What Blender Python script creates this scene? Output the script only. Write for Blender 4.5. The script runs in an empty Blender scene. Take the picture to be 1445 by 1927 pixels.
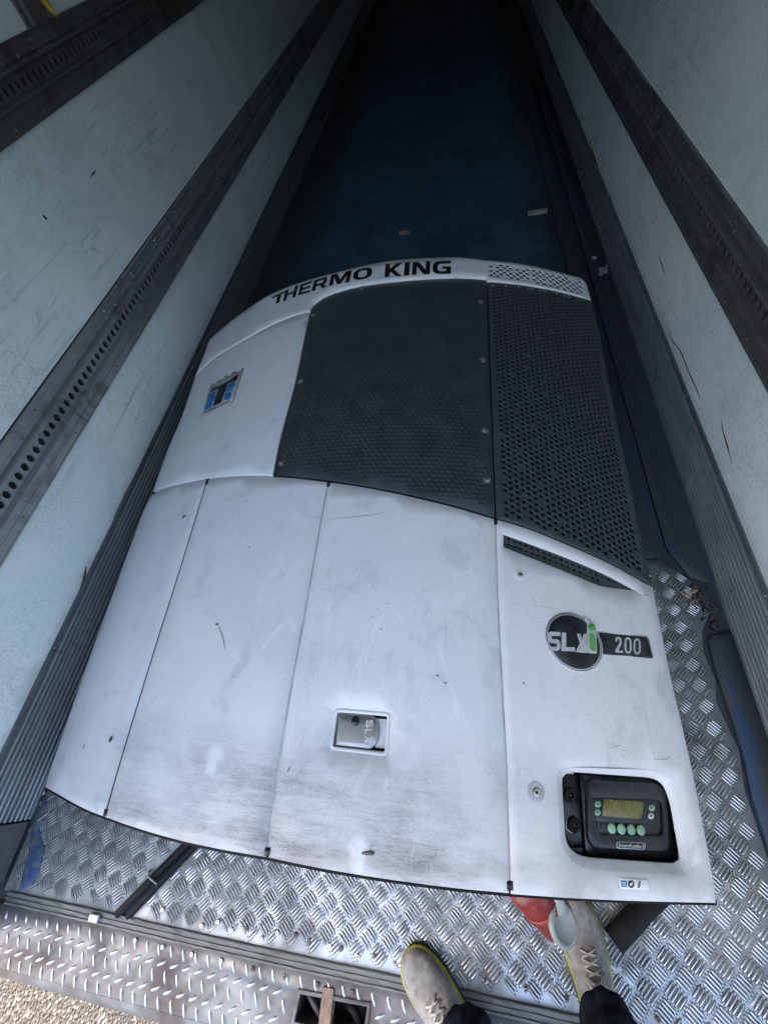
import bpy, bmesh, math, random
from mathutils import Vector, Matrix
from mathutils.geometry import delaunay_2d_cdt
random.seed(7)
scn = bpy.context.scene
COL = scn.collection

# ------------------------------------------------------------------ camera
W0, H0, FPX = 1445.0, 1927.0, 759.15
RX = Vector((0.9792409, 0.08813283, -0.1825373))      # camera right
RY = Vector((-0.01657967, -0.86268682, -0.50546668))  # camera down
RZ = Vector((-0.20202074, 0.49800005, -0.843317))     # camera forward
CP = Vector((0.35259674, 0.5426592, 1.56874865))
cam = bpy.data.cameras.new('camera')
camo = bpy.data.objects.new('camera', cam)
COL.objects.link(camo)
camo.matrix_world = Matrix(((RX.x, -RY.x, -RZ.x, CP.x), (RX.y, -RY.y, -RZ.y, CP.y), (RX.z, -RY.z, -RZ.z, CP.z), (0, 0, 0, 1)))
cam.sensor_fit = 'HORIZONTAL'
cam.sensor_width = 36.0
cam.lens = 36.0 * FPX / W0
cam.clip_start = 0.05
cam.clip_end = 3000
scn.camera = camo

# ------------------------------------------------------------------ world, sun, exposure
SUN_EL, SUN_AZ = math.radians(42), math.radians(-72)   # azimuth from +Y towards +X
world = bpy.data.worlds.new('World')
scn.world = world
world.use_nodes = True
wn = world.node_tree
wn.nodes.clear()
wo = wn.nodes.new('ShaderNodeOutputWorld')
wb = wn.nodes.new('ShaderNodeBackground')
sk = wn.nodes.new('ShaderNodeTexSky')
sk.sky_type = 'NISHITA'
sk.sun_disc = False
sk.sun_elevation = SUN_EL
sk.sun_rotation = SUN_AZ
sk.air_density = 1.0
sk.dust_density = 7.0
sk.ozone_density = 0.35
wb.inputs['Strength'].default_value = 0.15
wn.links.new(sk.outputs[0], wb.inputs[0])
wn.links.new(wb.outputs[0], wo.inputs[0])
sl = bpy.data.lights.new('sun', 'SUN')
sl.energy = 2.0
sl.angle = math.radians(0.5)
sl.color = (1.0, 0.94, 0.86)
slo = bpy.data.objects.new('sun', sl)
COL.objects.link(slo)
sd = Vector((math.sin(SUN_AZ) * math.cos(SUN_EL), math.cos(SUN_AZ) * math.cos(SUN_EL), math.sin(SUN_EL)))
slo.rotation_euler = sd.to_track_quat('Z', 'Y').to_euler()
slo.location = (-6, 2, 8)
scn.render.engine = 'CYCLES'
scn.view_settings.view_transform = 'Standard'
scn.view_settings.look = 'None'
scn.view_settings.gamma = 1.0
scn.view_settings.use_curve_mapping = False
scn.view_settings.exposure = 2.9
scn.cycles.max_bounces = 6
scn.cycles.diffuse_bounces = 4
scn.cycles.glossy_bounces = 3

# ------------------------------------------------------------------ materials
class Mt:
    def __init__(s, name, rough=0.5, metal=0.0, base=(0.5, 0.5, 0.5)):
        s.m = bpy.data.materials.new(name)
        s.m.use_nodes = True
        s.t = s.m.node_tree
        s.b = s.t.nodes['Principled BSDF']
        s.b.inputs['Roughness'].default_value = rough
        s.b.inputs['Metallic'].default_value = metal
        s.b.inputs['Base Color'].default_value = (*base, 1)
        s.c = s.t.nodes.new('ShaderNodeTexCoord').outputs['Object']
    def n(s, k): return s.t.nodes.new(k)
    def l(s, a, b): s.t.links.new(a, b)
    def vec(s, sc=(1, 1, 1), rot=0.0):
        mp = s.n('ShaderNodeMapping')
        mp.inputs['Scale'].default_value = sc
        mp.inputs['Rotation'].default_value = (0, 0, rot)
        s.l(s.c, mp.inputs[0])
        return mp.outputs[0]
    def noise(s, scale, detail=4, rough=0.55, vs=(1, 1, 1), rot=0.0, dist=0.0):
        q = s.n('ShaderNodeTexNoise')
        q.inputs['Scale'].default_value = scale
        q.inputs['Detail'].default_value = min(detail, 4)
        q.inputs['Roughness'].default_value = rough
        q.inputs['Distortion'].default_value = dist
        s.l(s.vec(vs, rot), q.inputs['Vector'])
        return q.outputs['Fac']
    def voro(s, scale, vs=(1, 1, 1), out='Distance', feat='F1'):
        q = s.n('ShaderNodeTexVoronoi')
        q.feature = feat
        q.inputs['Scale'].default_value = scale
        s.l(s.vec(vs), q.inputs['Vector'])
        return q.outputs[out]
    def axis(s, k):
        q = s.n('ShaderNodeSeparateXYZ')
        s.l(s.c, q.inputs[0])
        return q.outputs[k]
    def rng(s, f, a, b, c=0.0, d=1.0):
        q = s.n('ShaderNodeMapRange')
        q.clamp = True
        s.l(f, q.inputs[0])
        for i, v in enumerate((a, b, c, d)): q.inputs[1 + i].default_value = v
        return q.outputs[0]
    def math(s, op, a, b):
        q = s.n('ShaderNodeMath')
        q.operation = op
        for i, v in enumerate((a, b)):
            if isinstance(v, (int, float)): q.inputs[i].default_value = v
            else: s.l(v, q.inputs[i])
        return q.outputs[0]
    def mul(s, a, b): return s.math('MULTIPLY', a, b)
    def add(s, a, b): return s.math('ADD', a, b)
    def mix(s, f, a, b):
        q = s.n('ShaderNodeMix')
        q.data_type = 'RGBA'
        for i, v in ((0, f), (6, a), (7, b)):
            if isinstance(v, (int, float)): q.inputs[i].default_value = v
            elif isinstance(v, tuple): q.inputs[i].default_value = (*v, 1)
            else: s.l(v, q.inputs[i])
        return q.outputs[2]
    def col(s, c):
        s.l(c, s.b.inputs['Base Color'])
        return s
    def rgh(s, f):
        s.l(f, s.b.inputs['Roughness'])
        return s
    def bump(s, h, strength=0.3, dist=0.002):
        q = s.n('ShaderNodeBump')
        q.inputs['Strength'].default_value = strength
        q.inputs['Distance'].default_value = dist
        s.l(h, q.inputs['Height'])
        s.l(q.outputs[0], s.b.inputs['Normal'])
        return s

def plain(name, base, rough=0.5, metal=0.0, var=0.15, scale=30, bump=0.0):
    M = Mt(name, rough, metal, base)
    f = M.noise(scale, 5, 0.6)
    lo = tuple(c * (1 - var) for c in base)
    hi = tuple(min(1, c * (1 + var)) for c in base)
    M.col(M.mix(M.rng(f, .35, .65), lo, hi))
    M.rgh(M.rng(f, .3, .7, max(.05, rough - .1), min(1, rough + .1)))
    if bump: M.bump(f, bump, 0.002)
    return M.m

def mat_panel():
    M = Mt('white_panel_paint', 0.38)
    c = M.mix(M.rng(M.noise(2.2, 4, .6), .35, .7), (.80, .80, .79), (.70, .715, .725))
    # cloudy smudges
    sm = M.rng(M.noise(9, 6, .65, dist=.6), .56, .72)
    c = M.mix(M.mul(sm, .42), c, (.45, .46, .48))
    gr = M.rng(M.noise(170, 4, .6), .50, .68)
    c = M.mix(M.mul(M.mul(gr, M.rng(M.noise(3.4, 4, .6), .42, .62)), .28), c, (.40, .41, .43))
    # small dark flecks
    fl = M.rng(M.noise(70, 3, .5, vs=(1, 1.8, 1)), .69, .74)
    gate = M.rng(M.noise(5, 3, .5), .45, .62)
    c = M.mix(M.mul(M.mul(fl, gate), .6), c, (.16, .16, .16))
    # hairline scratches, two directions
    for vs, rot, k in (((160, 3.0, 3), .35, .30), ((3.5, 150, 3), -.2, .35)):
        sc = M.rng(M.noise(1, 2, .5, vs=vs, rot=rot), .70, .76)
        g = M.rng(M.noise(3.1, 3, .5, vs=(1, 1.3, 1), rot=rot), .5, .62)
        c = M.mix(M.mul(M.mul(sc, g), k), c, (.25, .26, .27))
    # road film rubbed across the lower edge
    y = M.axis(1)
    x = M.axis(0)
    yy = M.add(y, M.mul(M.add(M.noise(3.2, 4, .6, vs=(.7, 1.5, 1)), -.5), .11))
    b1 = M.mul(M.rng(yy, .58, .465), M.rng(yy, .365, .465, .12, 1))
    b2 = M.mul(M.rng(yy, .425, .335), M.rng(yy, .292, .330, .25, 1))
    b3 = M.rng(yy, .60, .45)
    st = M.rng(M.noise(1.0, 4, .75, vs=(14, 95, 8), dist=.5), .28, .70, .45, 1)
    gn = M.rng(M.noise(300, 4, .7, vs=(.40, 1.5, 1)), .26, .70, .45, 1)
    cloud = M.rng(M.noise(3.0, 4, .6, vs=(1, 1.6, 1), dist=.4), .34, .62, .30, 1)
    mid = M.mul(M.rng(x, -.72, -.56, .30, 1), M.rng(x, .62, .40, .34, 1))
    tot = M.add(M.add(M.mul(b1, .62), M.mul(b2, .72)), M.mul(b3, .26))
    film = M.mul(M.mul(M.mul(tot, M.mul(st, gn)), cloud), mid)
    # bright rubbed spots where the door knocked against something
    for sx, sy, r in ((-.292, .483, .022), (-.294, .455, .017), (.104, .343, .022), (.104, .320, .018)):
        dx, dy = M.math('ABSOLUTE', M.add(x, -sx), 0), M.math('ABSOLUTE', M.add(y, -sy), 0)
        d2 = M.add(M.add(M.mul(dx, dx), M.mul(dy, dy)), M.mul(M.add(M.noise(45, 3, .6), -.5), r * r * 1.2))
        film = M.mul(film, M.rng(d2, r * r * .05, r * r * 1.6))
    c = M.mix(M.math('MINIMUM', M.mul(film, 1.15), .92), c, (.115, .108, .115))
    # smeared hand marks and whitish wipes
    wp = M.rng(M.noise(5.0, 4, .6, vs=(1.6, .9, 1), rot=.6, dist=1.8), .60, .66)
    c = M.mix(M.mul(M.mul(wp, M.rng(M.noise(1.9, 3, .5), .46, .60)), .5), c, (.84, .85, .85))
    tn = M.rng(M.noise(6.5, 4, .7, dist=.9), .66, .76)
    c = M.mix(M.mul(tn, .30), c, (.42, .38, .30))
    # brown dust at the very edge
    br = M.mul(M.rng(y, .345, .30), M.rng(M.noise(6, 4, .6), .45, .65))
    c = M.mix(M.mul(br, .55), c, (.30, .21, .17))
    M.col(c)
    M.rgh(M.rng(M.noise(14, 5, .6), .3, .7, .30, .52))
    M.bump(M.noise(3.5, 3, .5), .12, .01)
    return M.m

def mat_wall():
    M = Mt('white_wall_laminate', 0.42)
    c = M.mix(M.rng(M.noise(1.3, 5, .6), .35, .65), (.70, .80, .775), (.80, .855, .835))
    bl = M.rng(M.noise(3.2, 4, .65, vs=(1, .7, 1.3), dist=.7), .50, .68)
    c = M.mix(M.mul(bl, .30), c, (.42, .51, .50))
    sp = M.mul(M.rng(M.noise(120, 4, .7), .48, .66), M.rng(M.noise(2.3, 5, .6), .38, .62, .12, 1))
    c = M.mix(M.mul(sp, .60), c, (.32, .41, .42))
    # rubs from loads, mostly lengthwise, in clusters
    cl = M.rng(M.noise(1.6, 3, .6, vs=(1, .8, 1.6)), .44, .60)
    for vs, col, k, a0, a1 in (((8, 1.3, 22), (.17, .31, .38), .70, .56, .70), ((8, 5.0, 7.0), (.26, .33, .34), .50, .57, .72), ((9, 9, 46), (.12, .16, .18), .65, .62, .72)):
        s1 = M.rng(M.noise(1.6, 4, .72, vs=vs, dist=.7), a0, a1)
        c = M.mix(M.mul(M.mul(s1, cl), k), c, col)
    br = M.rng(M.noise(2.1, 4, .7, vs=(1, 1.4, 1), dist=1.0), .60, .72)
    c = M.mix(M.mul(br, .28), c, (.42, .38, .28))
    # grime creeping up from the scuff strip
    z = M.axis(2)
    g = M.mul(M.rng(M.add(z, M.mul(M.noise(7, 5, .65), .10)), .315, .26), .5)
    c = M.mix(g, c, (.30, .30, .24))
    M.col(c)
    M.bump(M.noise(40, 4, .6), .12, .003)
    return M.m

def mat_floor():
    M = Mt('blue_trailer_floor', 0.55)
    c = M.mix(M.rng(M.noise(2.2, 6, .65, dist=.4), .38, .64), (.050, .135, .20), (.030, .080, .125))
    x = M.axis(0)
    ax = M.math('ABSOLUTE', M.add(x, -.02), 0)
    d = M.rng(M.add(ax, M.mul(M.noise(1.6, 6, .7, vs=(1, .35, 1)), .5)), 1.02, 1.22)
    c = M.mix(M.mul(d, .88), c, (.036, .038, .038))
    w = M.rng(M.noise(3.0, 7, .7, vs=(1.2, .8, 1), dist=.8), .58, .70)
    c = M.mix(M.mul(w, .70), c, (.022, .026, .028))
    sc = M.rng(M.noise(1, 5, .7, vs=(40, 4, 1), rot=.3), .66, .74)
    c = M.mix(M.mul(sc, .35), c, (.14, .17, .18))
    du = M.rng(M.noise(26, 4, .7, dist=.5), .52, .68)
    c = M.mix(M.mul(du, .45), c, (.13, .15, .155))
    M.col(c)
    M.rgh(M.rng(M.noise(6, 5, .6), .3, .7, .45, .75))
    M.bump(M.noise(50, 5, .65), .35, .004)
    return M.m

def mat_alu(name, base, rough, streak, dirt, dcol=(.10, .095, .085), metal=.75):
    M = Mt(name, rough, metal)
    c = M.mix(M.rng(M.noise(1, 6, .65, vs=streak), .32, .68), tuple(v * .78 for v in base), base)
    dd = M.rng(M.noise(4.5, 7, .68, dist=.5), .62 - dirt, .82 - dirt * .8)
    c = M.mix(M.mul(dd, .85), c, dcol)
    M.col(c)
    M.rgh(M.add(M.rng(M.noise(9, 5, .6), .3, .7, rough - .08, rough + .12), M.mul(dd, .25)))
    M.l(M.rng(dd, 0, 1, metal, metal * .35), M.b.inputs['Metallic'])
    M.bump(M.noise(60, 4, .6), .06, .002)
    return M.m

def mat_ground():
    M = Mt('asphalt_gravel', 0.75)
    v = M.voro(75, out='Color')
    q = M.n('ShaderNodeSeparateColor')
    M.l(v, q.inputs[0])
    c = M.mix(q.outputs[0], (.006, .0055, .005), (.026, .023, .020))
    hi = M.rng(q.outputs[1], .84, .90)
    c = M.mix(M.mul(hi, .8), c, (.15, .14, .125))
    big = M.rng(M.noise(3, 5, .6), .4, .62)
    c = M.mix(M.mul(big, .35), c, (.030, .019, .012))
    M.col(c)
    M.bump(M.voro(75), .9, .012)
    return M.m

M_PANEL = mat_panel()
M_WALL = mat_wall()
M_FLOOR = mat_floor()
M_GROUND = mat_ground()
M_SCUFF = mat_alu('ribbed_aluminium', (.17, .19, .205), .45, (3, 2.0, 20), .08, (.05, .05, .045), .5)
M_RIB = mat_alu('rubbed_rib_aluminium', (.52, .56, .58), .34, (3, 2.0, 20), .05, (.09, .09, .085), .75)
M_RAIL = mat_alu('worn_rail_metal', (.46, .47, .47), .42, (4, 1.5, 110), .10, (.07, .066, .06))
M_RAILDK = mat_alu('dirty_rail_metal', (.16, .16, .155), .5, (4, 1.5, 110), .16, (.035, .033, .03), .5)
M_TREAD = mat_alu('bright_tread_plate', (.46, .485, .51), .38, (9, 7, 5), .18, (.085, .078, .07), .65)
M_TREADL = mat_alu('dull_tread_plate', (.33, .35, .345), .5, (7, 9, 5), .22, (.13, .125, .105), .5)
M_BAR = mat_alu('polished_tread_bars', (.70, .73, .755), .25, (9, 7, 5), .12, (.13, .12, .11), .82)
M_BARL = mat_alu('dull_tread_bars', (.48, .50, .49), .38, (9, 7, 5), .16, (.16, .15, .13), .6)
M_SILL = mat_alu('steel_sill', (.22, .23, .235), .44, (5, 6, 5), .26, (.07, .052, .046), .65)
def mat_grime_shade():  # dirt round the tread bars, with the shade between them in its colour
    M = Mt('plate_grime_shade', 0.65)
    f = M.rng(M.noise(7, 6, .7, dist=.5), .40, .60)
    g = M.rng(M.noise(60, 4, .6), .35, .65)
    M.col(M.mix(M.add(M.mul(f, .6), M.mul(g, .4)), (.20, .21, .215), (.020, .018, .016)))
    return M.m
M_GRIMESHADE = mat_grime_shade()
M_STUD = mat_alu('polished_stud', (.46, .48, .48), .32, (5, 5, 5), .10, (.16, .13, .11), .8)
M_CHAN = mat_alu('dirty_seal', (.16, .165, .155), .55, (2, 70, 5), .08, (.07, .066, .06), .25)
M_DARK = plain('charcoal_plastic', (.046, .053, .060), .46, 0, .2, 40, .05)
M_DARK2 = plain('charcoal_mesh', (.036, .043, .050), .38, 0, .25, 12, .05)
M_BEZEL = plain('black_bezel', (.016, .019, .024), .34, 0, .15, 30)
M_BLACK = plain('black_plastic', (.006, .007, .009), .32, 0, .2, 30)
M_VOID = plain('black_inside', (.004, .004, .005), .8)
M_RUBBER = plain('black_rubber', (.008, .008, .0085), .7, 0, .3, 25, .2)
M_GASKET = plain('grey_gasket', (.42, .44, .45), .45, 0, .2, 20)
M_LETTER = plain('black_print', (.008, .008, .009), .45)
M_GREYPR = plain('silver_print', (.56, .57, .57), .4, .2)
M_BADGE = plain('dark_badge', (.013, .016, .021), .35, 0, .15)
M_GREEN = plain('green_print', (.10, .36, .08), .4)
M_BLUEPR = plain('blue_print', (.01, .17, .44), .4)
M_PINKGR = plain('grey_print', (.50, .48, .47), .4)
M_WHITEPR = plain('white_label', (.80, .81, .82), .4, 0, .05)
M_STEEL = mat_alu('brushed_steel', (.42, .41, .41), .36, (20, 20, 20), .05, (.2, .2, .2), .85)
M_BOLT = plain('bolt_metal', (.48, .46, .43), .3, .95, .3, 90)
M_BOLTD = plain('rusted_bolt', (.13, .11, .095), .5, .6, .4, 90)
M_LCD = plain('lcd_olive', (.15, .14, .045), .25, 0, .15, 60)
M_BTN = plain('green_button', (.24, .42, .27), .4, 0, .1)
for m_ in (M_RUBBER,): m_.node_tree.nodes['Principled BSDF'].inputs['Specular IOR Level'].default_value = .2
M_RED = plain('red_plastic', (.21, .020, .017), .42, 0, .2, 20)
M_CAP = plain('grey_flap', (.27, .30, .285), .5, 0, .12, 25)
M_SHOE = plain('grey_knit', (.25, .24, .222), .88, 0, .34, 38, .7)
M_LACE = plain('lace_cloth', (.40, .385, .36), .85, 0, .25, 60)
M_LACED = plain('dark_tongue', (.17, .16, .15), .9, 0, .3, 60)
M_SOLE = plain('black_sole', (.015, .015, .013), .7)
M_LIME = plain('yellow_midsole', (.30, .29, .03), .55, 0, .3, 30)
M_DENIM = plain('dark_denim', (.011, .015, .024), .9, 0, .6, 60, .8)
M_DENIM.node_tree.nodes['Principled BSDF'].inputs['Specular IOR Level'].default_value = .15
M_RUST = plain('rust', (.12, .048, .02), .85, 0, .5, 60, .4)
M_RUSTPALE = plain('pale_rust', (.22, .15, .11), .8, 0, .3, 60, .3)
M_YEL = plain('yellow_strap', (.55, .36, .02), .6)
M_WOOD = plain('weathered_wood', (.32, .22, .12), .8, 0, .4, 30, .3)
M_FOIL = plain('silver_film', (.50, .52, .53), .3, .3, .3, 40, .4)
M_PALE = plain('pale_scrap', (.36, .33, .27), .8, 0, .3, 60)
M_ROOF = plain('roof_liner', (.74, .76, .75), .6)

def mat_blueedge():
    M = Mt('blue_black_edging', 0.6)
    b = M.rng(M.noise(5, 6, .7, vs=(2.2, .5, 1), dist=.6), .56, .64)
    c = M.mix(b, (.038, .048, .056), (.018, .050, .105))
    d = M.rng(M.noise(14, 6, .7), .5, .66)
    M.col(M.mix(M.mul(d, .7), c, (.062, .062, .058)))
    M.bump(M.noise(30, 5, .6), .4, .004)
    return M.m
M_EDGE = mat_blueedge()

# ------------------------------------------------------------------ object helpers
def link(name, me, mat=None, parent=None):
    o = bpy.data.objects.new(name, me)
    COL.objects.link(o)
    if mat is not None: me.materials.append(mat)
    if parent is not None:
        o.parent = parent
        root = parent
        m = Matrix()
        while root is not None:
            m = root.matrix_basis if root.parent is None else m
            root = root.parent
        o.matrix_parent_inverse = m.inverted() if parent.parent is None else Matrix()
    return o

def mesh(name, vs, fs, mat, parent=None, smooth=False):
    me = bpy.data.meshes.new(name)
    me.from_pydata([tuple(v) for v in vs], [], fs)
    if smooth: me.polygons.foreach_set('use_smooth', [True] * len(fs))
    me.update()
    return link(name, me, mat, parent)

def empty(name, loc, label, cat, group=None):
    o = bpy.data.objects.new(name, None)
    COL.objects.link(o)
    o.location = loc
    o.matrix_basis = Matrix.Translation(loc)
    o.empty_display_size = .1
    return tag(o, label, cat, group)

def tag(o, label, cat, group=None):
    o['label'] = label
    o['category'] = cat
    if group: o['group'] = group
    return o

def struct(o):
    o['kind'] = 'structure'
    return o

def stuff(o):
    o['kind'] = 'stuff'
    return o

def box(name, a, b, mat, parent=None, bevel=0.0):
    bm = bmesh.new()
    bmesh.ops.create_cube(bm, size=1)
    for v in bm.verts:
        v.co = Vector([(a[i] + b[i]) / 2 + v.co[i] * (b[i] - a[i]) for i in range(3)])
    if bevel: bmesh.ops.bevel(bm, geom=bm.edges[:], offset=bevel, segments=2, affect='EDGES', profile=.5)
    me = bpy.data.meshes.new(name)
    bm.to_mesh(me)
    bm.free()
    return link(name, me, mat, parent)

def tube_data(pts, radii, n=12, cap=True, flat=1.0):
    vs, fs = [], []
    pts = [Vector(p) for p in pts]
    up = Vector((0, 0, 1))
    for i, p in enumerate(pts):
        d = (pts[min(i + 1, len(pts) - 1)] - pts[max(i - 1, 0)]).normalized()
        s = d.cross(up)
        if s.length < 1e-3: s = d.cross(Vector((1, 0, 0)))
        s.normalize()
        t = s.cross(d).normalized()
        r = radii[i] if isinstance(radii, (list, tuple)) else radii
        for k in range(n):
            a = 2 * math.pi * k / n
            vs.append(p + s * (r * math.cos(a)) + t * (r * flat * math.sin(a)))
    for i in range(len(pts) - 1):
        for k in range(n):
            fs.append((i * n + k, i * n + (k + 1) % n, (i + 1) * n + (k + 1) % n, (i + 1) * n + k))
    if cap:
        fs.append(tuple(range(n - 1, -1, -1)))
        fs.append(tuple(range((len(pts) - 1) * n, len(pts) * n)))
    return vs, fs

def tube(name, pts, radii, mat, parent=None, n=12, smooth=True, flat=1.0):
    v, f = tube_data(pts, radii, n, True, flat)
    return mesh(name, v, f, mat, parent, smooth)

# ------------------------------------------------------------------ sight lines of the survey photograph -> places in the trailer
def ray(px, py): return RX * ((px - W0 / 2) / FPX) + RY * ((py - H0 / 2) / FPX) + RZ
def on_z(px, py, z=0.0):
    d = ray(px, py)
    return CP + d * ((z - CP.z) / d.z)
def on_x(px, py, x):
    d = ray(px, py)
    return CP + d * ((x - CP.x) / d.x)

def S(x, y):                     # bulged front of the refrigeration unit, lying tilted on the floor
    v = (y - .30) / 2.17
    u = abs((x + .075) / .997)
    return .14 + .16 * v + (.32 - .055 * v) * (1 - u ** 2.2)

def at(px, py, off=0.0):
    d = ray(px, py)
    lo, hi = (0.95 - CP.z) / d.z, (-0.3 - CP.z) / d.z
    for _ in range(36):
        m = (lo + hi) / 2
        p = CP + d * m
        if p.z > S(p.x, p.y) + off: lo = m
        else: hi = m
    p = CP + d * lo
    return (p.x, p.y)

# ------------------------------------------------------------------ 2d helpers
def smooth_poly(pts, step=4.0):
    if len(pts) == 2:
        (x0, y0), (x1, y1) = pts
        n = max(1, int(math.hypot(x1 - x0, y1 - y0) / 30))
        return [(x0 + (x1 - x0) * i / n, y0 + (y1 - y0) * i / n) for i in range(n)] + [pts[1]]
    out = []
    for i in range(len(pts) - 1):
        p1, p2 = pts[i], pts[i + 1]
        p0 = pts[i - 1] if i > 0 else (2 * p1[0] - p2[0], 2 * p1[1] - p2[1])
        p3 = pts[i + 2] if i + 2 < len(pts) else (2 * p2[0] - p1[0], 2 * p2[1] - p1[1])
        n = max(2, int(math.hypot(p2[0] - p1[0], p2[1] - p1[1]) / 16))
        for k in range(n):
            t = k / n
            out.append(tuple(.5 * (2 * p1[j] + (p2[j] - p0[j]) * t + (2 * p0[j] - 5 * p1[j] + 4 * p2[j] - p3[j]) * t * t
                                   + (3 * p1[j] - p0[j] - 3 * p2[j] + p3[j]) * t ** 3) for j in (0, 1)))
    out.append(tuple(pts[-1]))
    return out

def edges_loop(edges):
    out = []
    for e in edges:
        s = smooth_poly(e)
        out += s[:-1] if math.dist(s[-1], e[-1]) < 1e-6 else s
    # drop near-duplicates
    res = []
    for p in out:
        if not res or math.dist(p, res[-1]) > .4: res.append(p)
    if math.dist(res[0], res[-1]) < .4: res.pop()
    return res

def rounded(pts, r, seg=5):
    out = []
    n = len(pts)
    for i in range(n):
        p, a, b = pts[i], pts[i - 1], pts[(i + 1) % n]
        rr = r[i] if isinstance(r, (list, tuple)) else r
        la, lb = math.dist(p, a), math.dist(p, b)
        ka, kb = min(rr / la, .49), min(rr / lb, .49)
        A = (p[0] + (a[0] - p[0]) * ka, p[1] + (a[1] - p[1]) * ka)
        B = (p[0] + (b[0] - p[0]) * kb, p[1] + (b[1] - p[1]) * kb)
        for k in range(seg + 1):
            t = k / seg
            out.append(tuple((1 - t) ** 2 * A[j] + 2 * t * (1 - t) * p[j] + t * t * B[j] for j in (0, 1)))
    return out

def area(l): return sum(l[i - 1][0] * l[i][1] - l[i][0] * l[i - 1][1] for i in range(len(l))) / 2
def ccw(l): return l if area(l) > 0 else l[::-1]
def inside(p, l):
    x, y = p
    r = False
    j = len(l) - 1
    for i in range(len(l)):
        xi, yi = l[i]; xj, yj = l[j]
        if (yi > y) != (yj > y) and x < (xj - xi) * (y - yi) / (yj - yi) + xi: r = not r
        j = i
    return r

def offset(l, d):                # + grows a ccw loop
    n = len(l)
    out = []
    for i in range(n):
        a, p, b = l[i - 1], l[i], l[(i + 1) % n]
        d1 = Vector((p[0] - a[0], p[1] - a[1])); d2 = Vector((b[0] - p[0], b[1] - p[1]))
        if d1.length < 1e-9 or d2.length < 1e-9: out.append(p); continue
        d1.normalize(); d2.normalize()
        n1 = Vector((d1.y, -d1.x)); n2 = Vector((d2.y, -d2.x))
        m = n1 + n2
        if m.length < .2: m = n1
        m.normalize()
        k = min(1 / max(m.dot(n1), .4), 2.0)
        out.append((p[0] + m.x * d * k, p[1] + m.y * d * k))
    return out

def fill(outer, holes=(), grid=.05, many=False, margin=.35):
    """triangulate a region of the plane; returns verts, triangles, loops of vertex ids"""
    pts, eds, own = [], [], []
    loops = [list(outer)] + [list(h) for h in holes]
    ids = []
    for li, l in enumerate(loops):
        s = len(pts)
        pts += l
        own += [li] * len(l)
        ids.append(list(range(s, s + len(l))))
        eds += [(s + i, s + (i + 1) % len(l)) for i in range(len(l))]
    if grid:
        x0, x1 = min(p[0] for p in outer), max(p[0] for p in outer)
        y0, y1 = min(p[1] for p in outer), max(p[1] for p in outer)
        inn = offset(ccw(list(outer)), -grid * margin)
        y = y0 + grid / 2
        while y < y1:
            x = x0 + grid / 2
            while x < x1:
                if inside((x, y), inn) and (many or not any(inside((x, y), offset(ccw(list(h)), grid * margin)) for h in holes)):
                    pts.append((x, y)); own.append(-1)
                x += grid
            y += grid
    r = delaunay_2d_cdt([Vector(p) for p in pts], eds, [], 0, 1e-7)
    vc, tri, ov = r[0], r[2], r[3]
    owner, new = [], {}
    for i, o in enumerate(ov):
        owner.append(own[o[0]] if o else -1)
        for q in o: new[q] = i
    ids = [[new[i] for i in l] for l in ids]
    out = []
    for t in tri:
        if len(t) != 3: continue
        cx = sum(vc[i].x for i in t) / 3; cy = sum(vc[i].y for i in t) / 3
        if many:
            o = owner[t[0]]
            if o > 0 and owner[t[1]] == o and owner[t[2]] == o: continue
        elif any(inside((cx, cy), h) for h in holes): continue
        if not inside((cx, cy), outer): continue
        a, b, c = (vc[i] for i in t)
        if (b.x - a.x) * (c.y - a.y) - (b.y - a.y) * (c.x - a.x) < 0: t = (t[0], t[2], t[1])
        out.append(tuple(t))
    return [(v.x, v.y) for v in vc], out, ids

def slab(name, outer, holes, zf, depth, mat, parent=None, grid=.05, lip=.0016, many=False, wall_to=None, hole_depth=None, hole_lip=None):
    """a sheet following zf(x, y) with rolled edges and side walls round its outline and its holes"""
    outer = ccw(outer)
    xy, tri, ids = fill(outer, holes, grid, many)
    vs = [(x, y, zf(x, y)) for x, y in xy]
    fs = list(tri)
    for li, l in enumerate(ids):
        pl = [xy[i] for i in l]
        hole = li > 0
        if hole == (area(pl) > 0): l = l[::-1]; pl = pl[::-1]     # outer ccw, holes cw
        lp_ = hole_lip if (hole and hole_lip) else lip
        off = offset(pl, lp_)
        s = len(vs)
        n = len(l)
        dd = hole_depth if (hole and hole_depth) else depth
        for i in range(n):
            z = vs[l[i]][2]
            vs.append((off[i][0], off[i][1], z - lp_ * 1.3))
        for i in range(n):
            z = vs[l[i]][2]
            vs.append((off[i][0], off[i][1], z - dd if (wall_to is None or hole) else wall_to))
        for i in range(n):
            j = (i + 1) % n
            fs.append((l[j], l[i], s + i, s + j))
            fs.append((s + j, s + i, s + n + i, s + n + j))
    o = mesh(name, vs, fs, mat, parent, True)
    # keep the walls crisp against the sheet
    me = o.data
    sm = [True] * len(tri) + [False] * (len(fs) - len(tri))
    me.polygons.foreach_set('use_smooth', sm)
    return o

def px_loop(l, off=0.0): return ccw([at(x, y, off) for x, y in l])

def cover(name, px, mat, parent, off=0.0, depth=.012, inset=0.0, holes_px=(), grid=.05, lip=.0012, **kw):
    outer = px_loop(px, off)
    if inset: outer = offset(outer, -inset)
    holes = [px_loop(h, off) for h in holes_px]
    return slab(name, outer, holes, lambda x, y: S(x, y) + off, depth, mat, parent, grid, lip, **kw)

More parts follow.
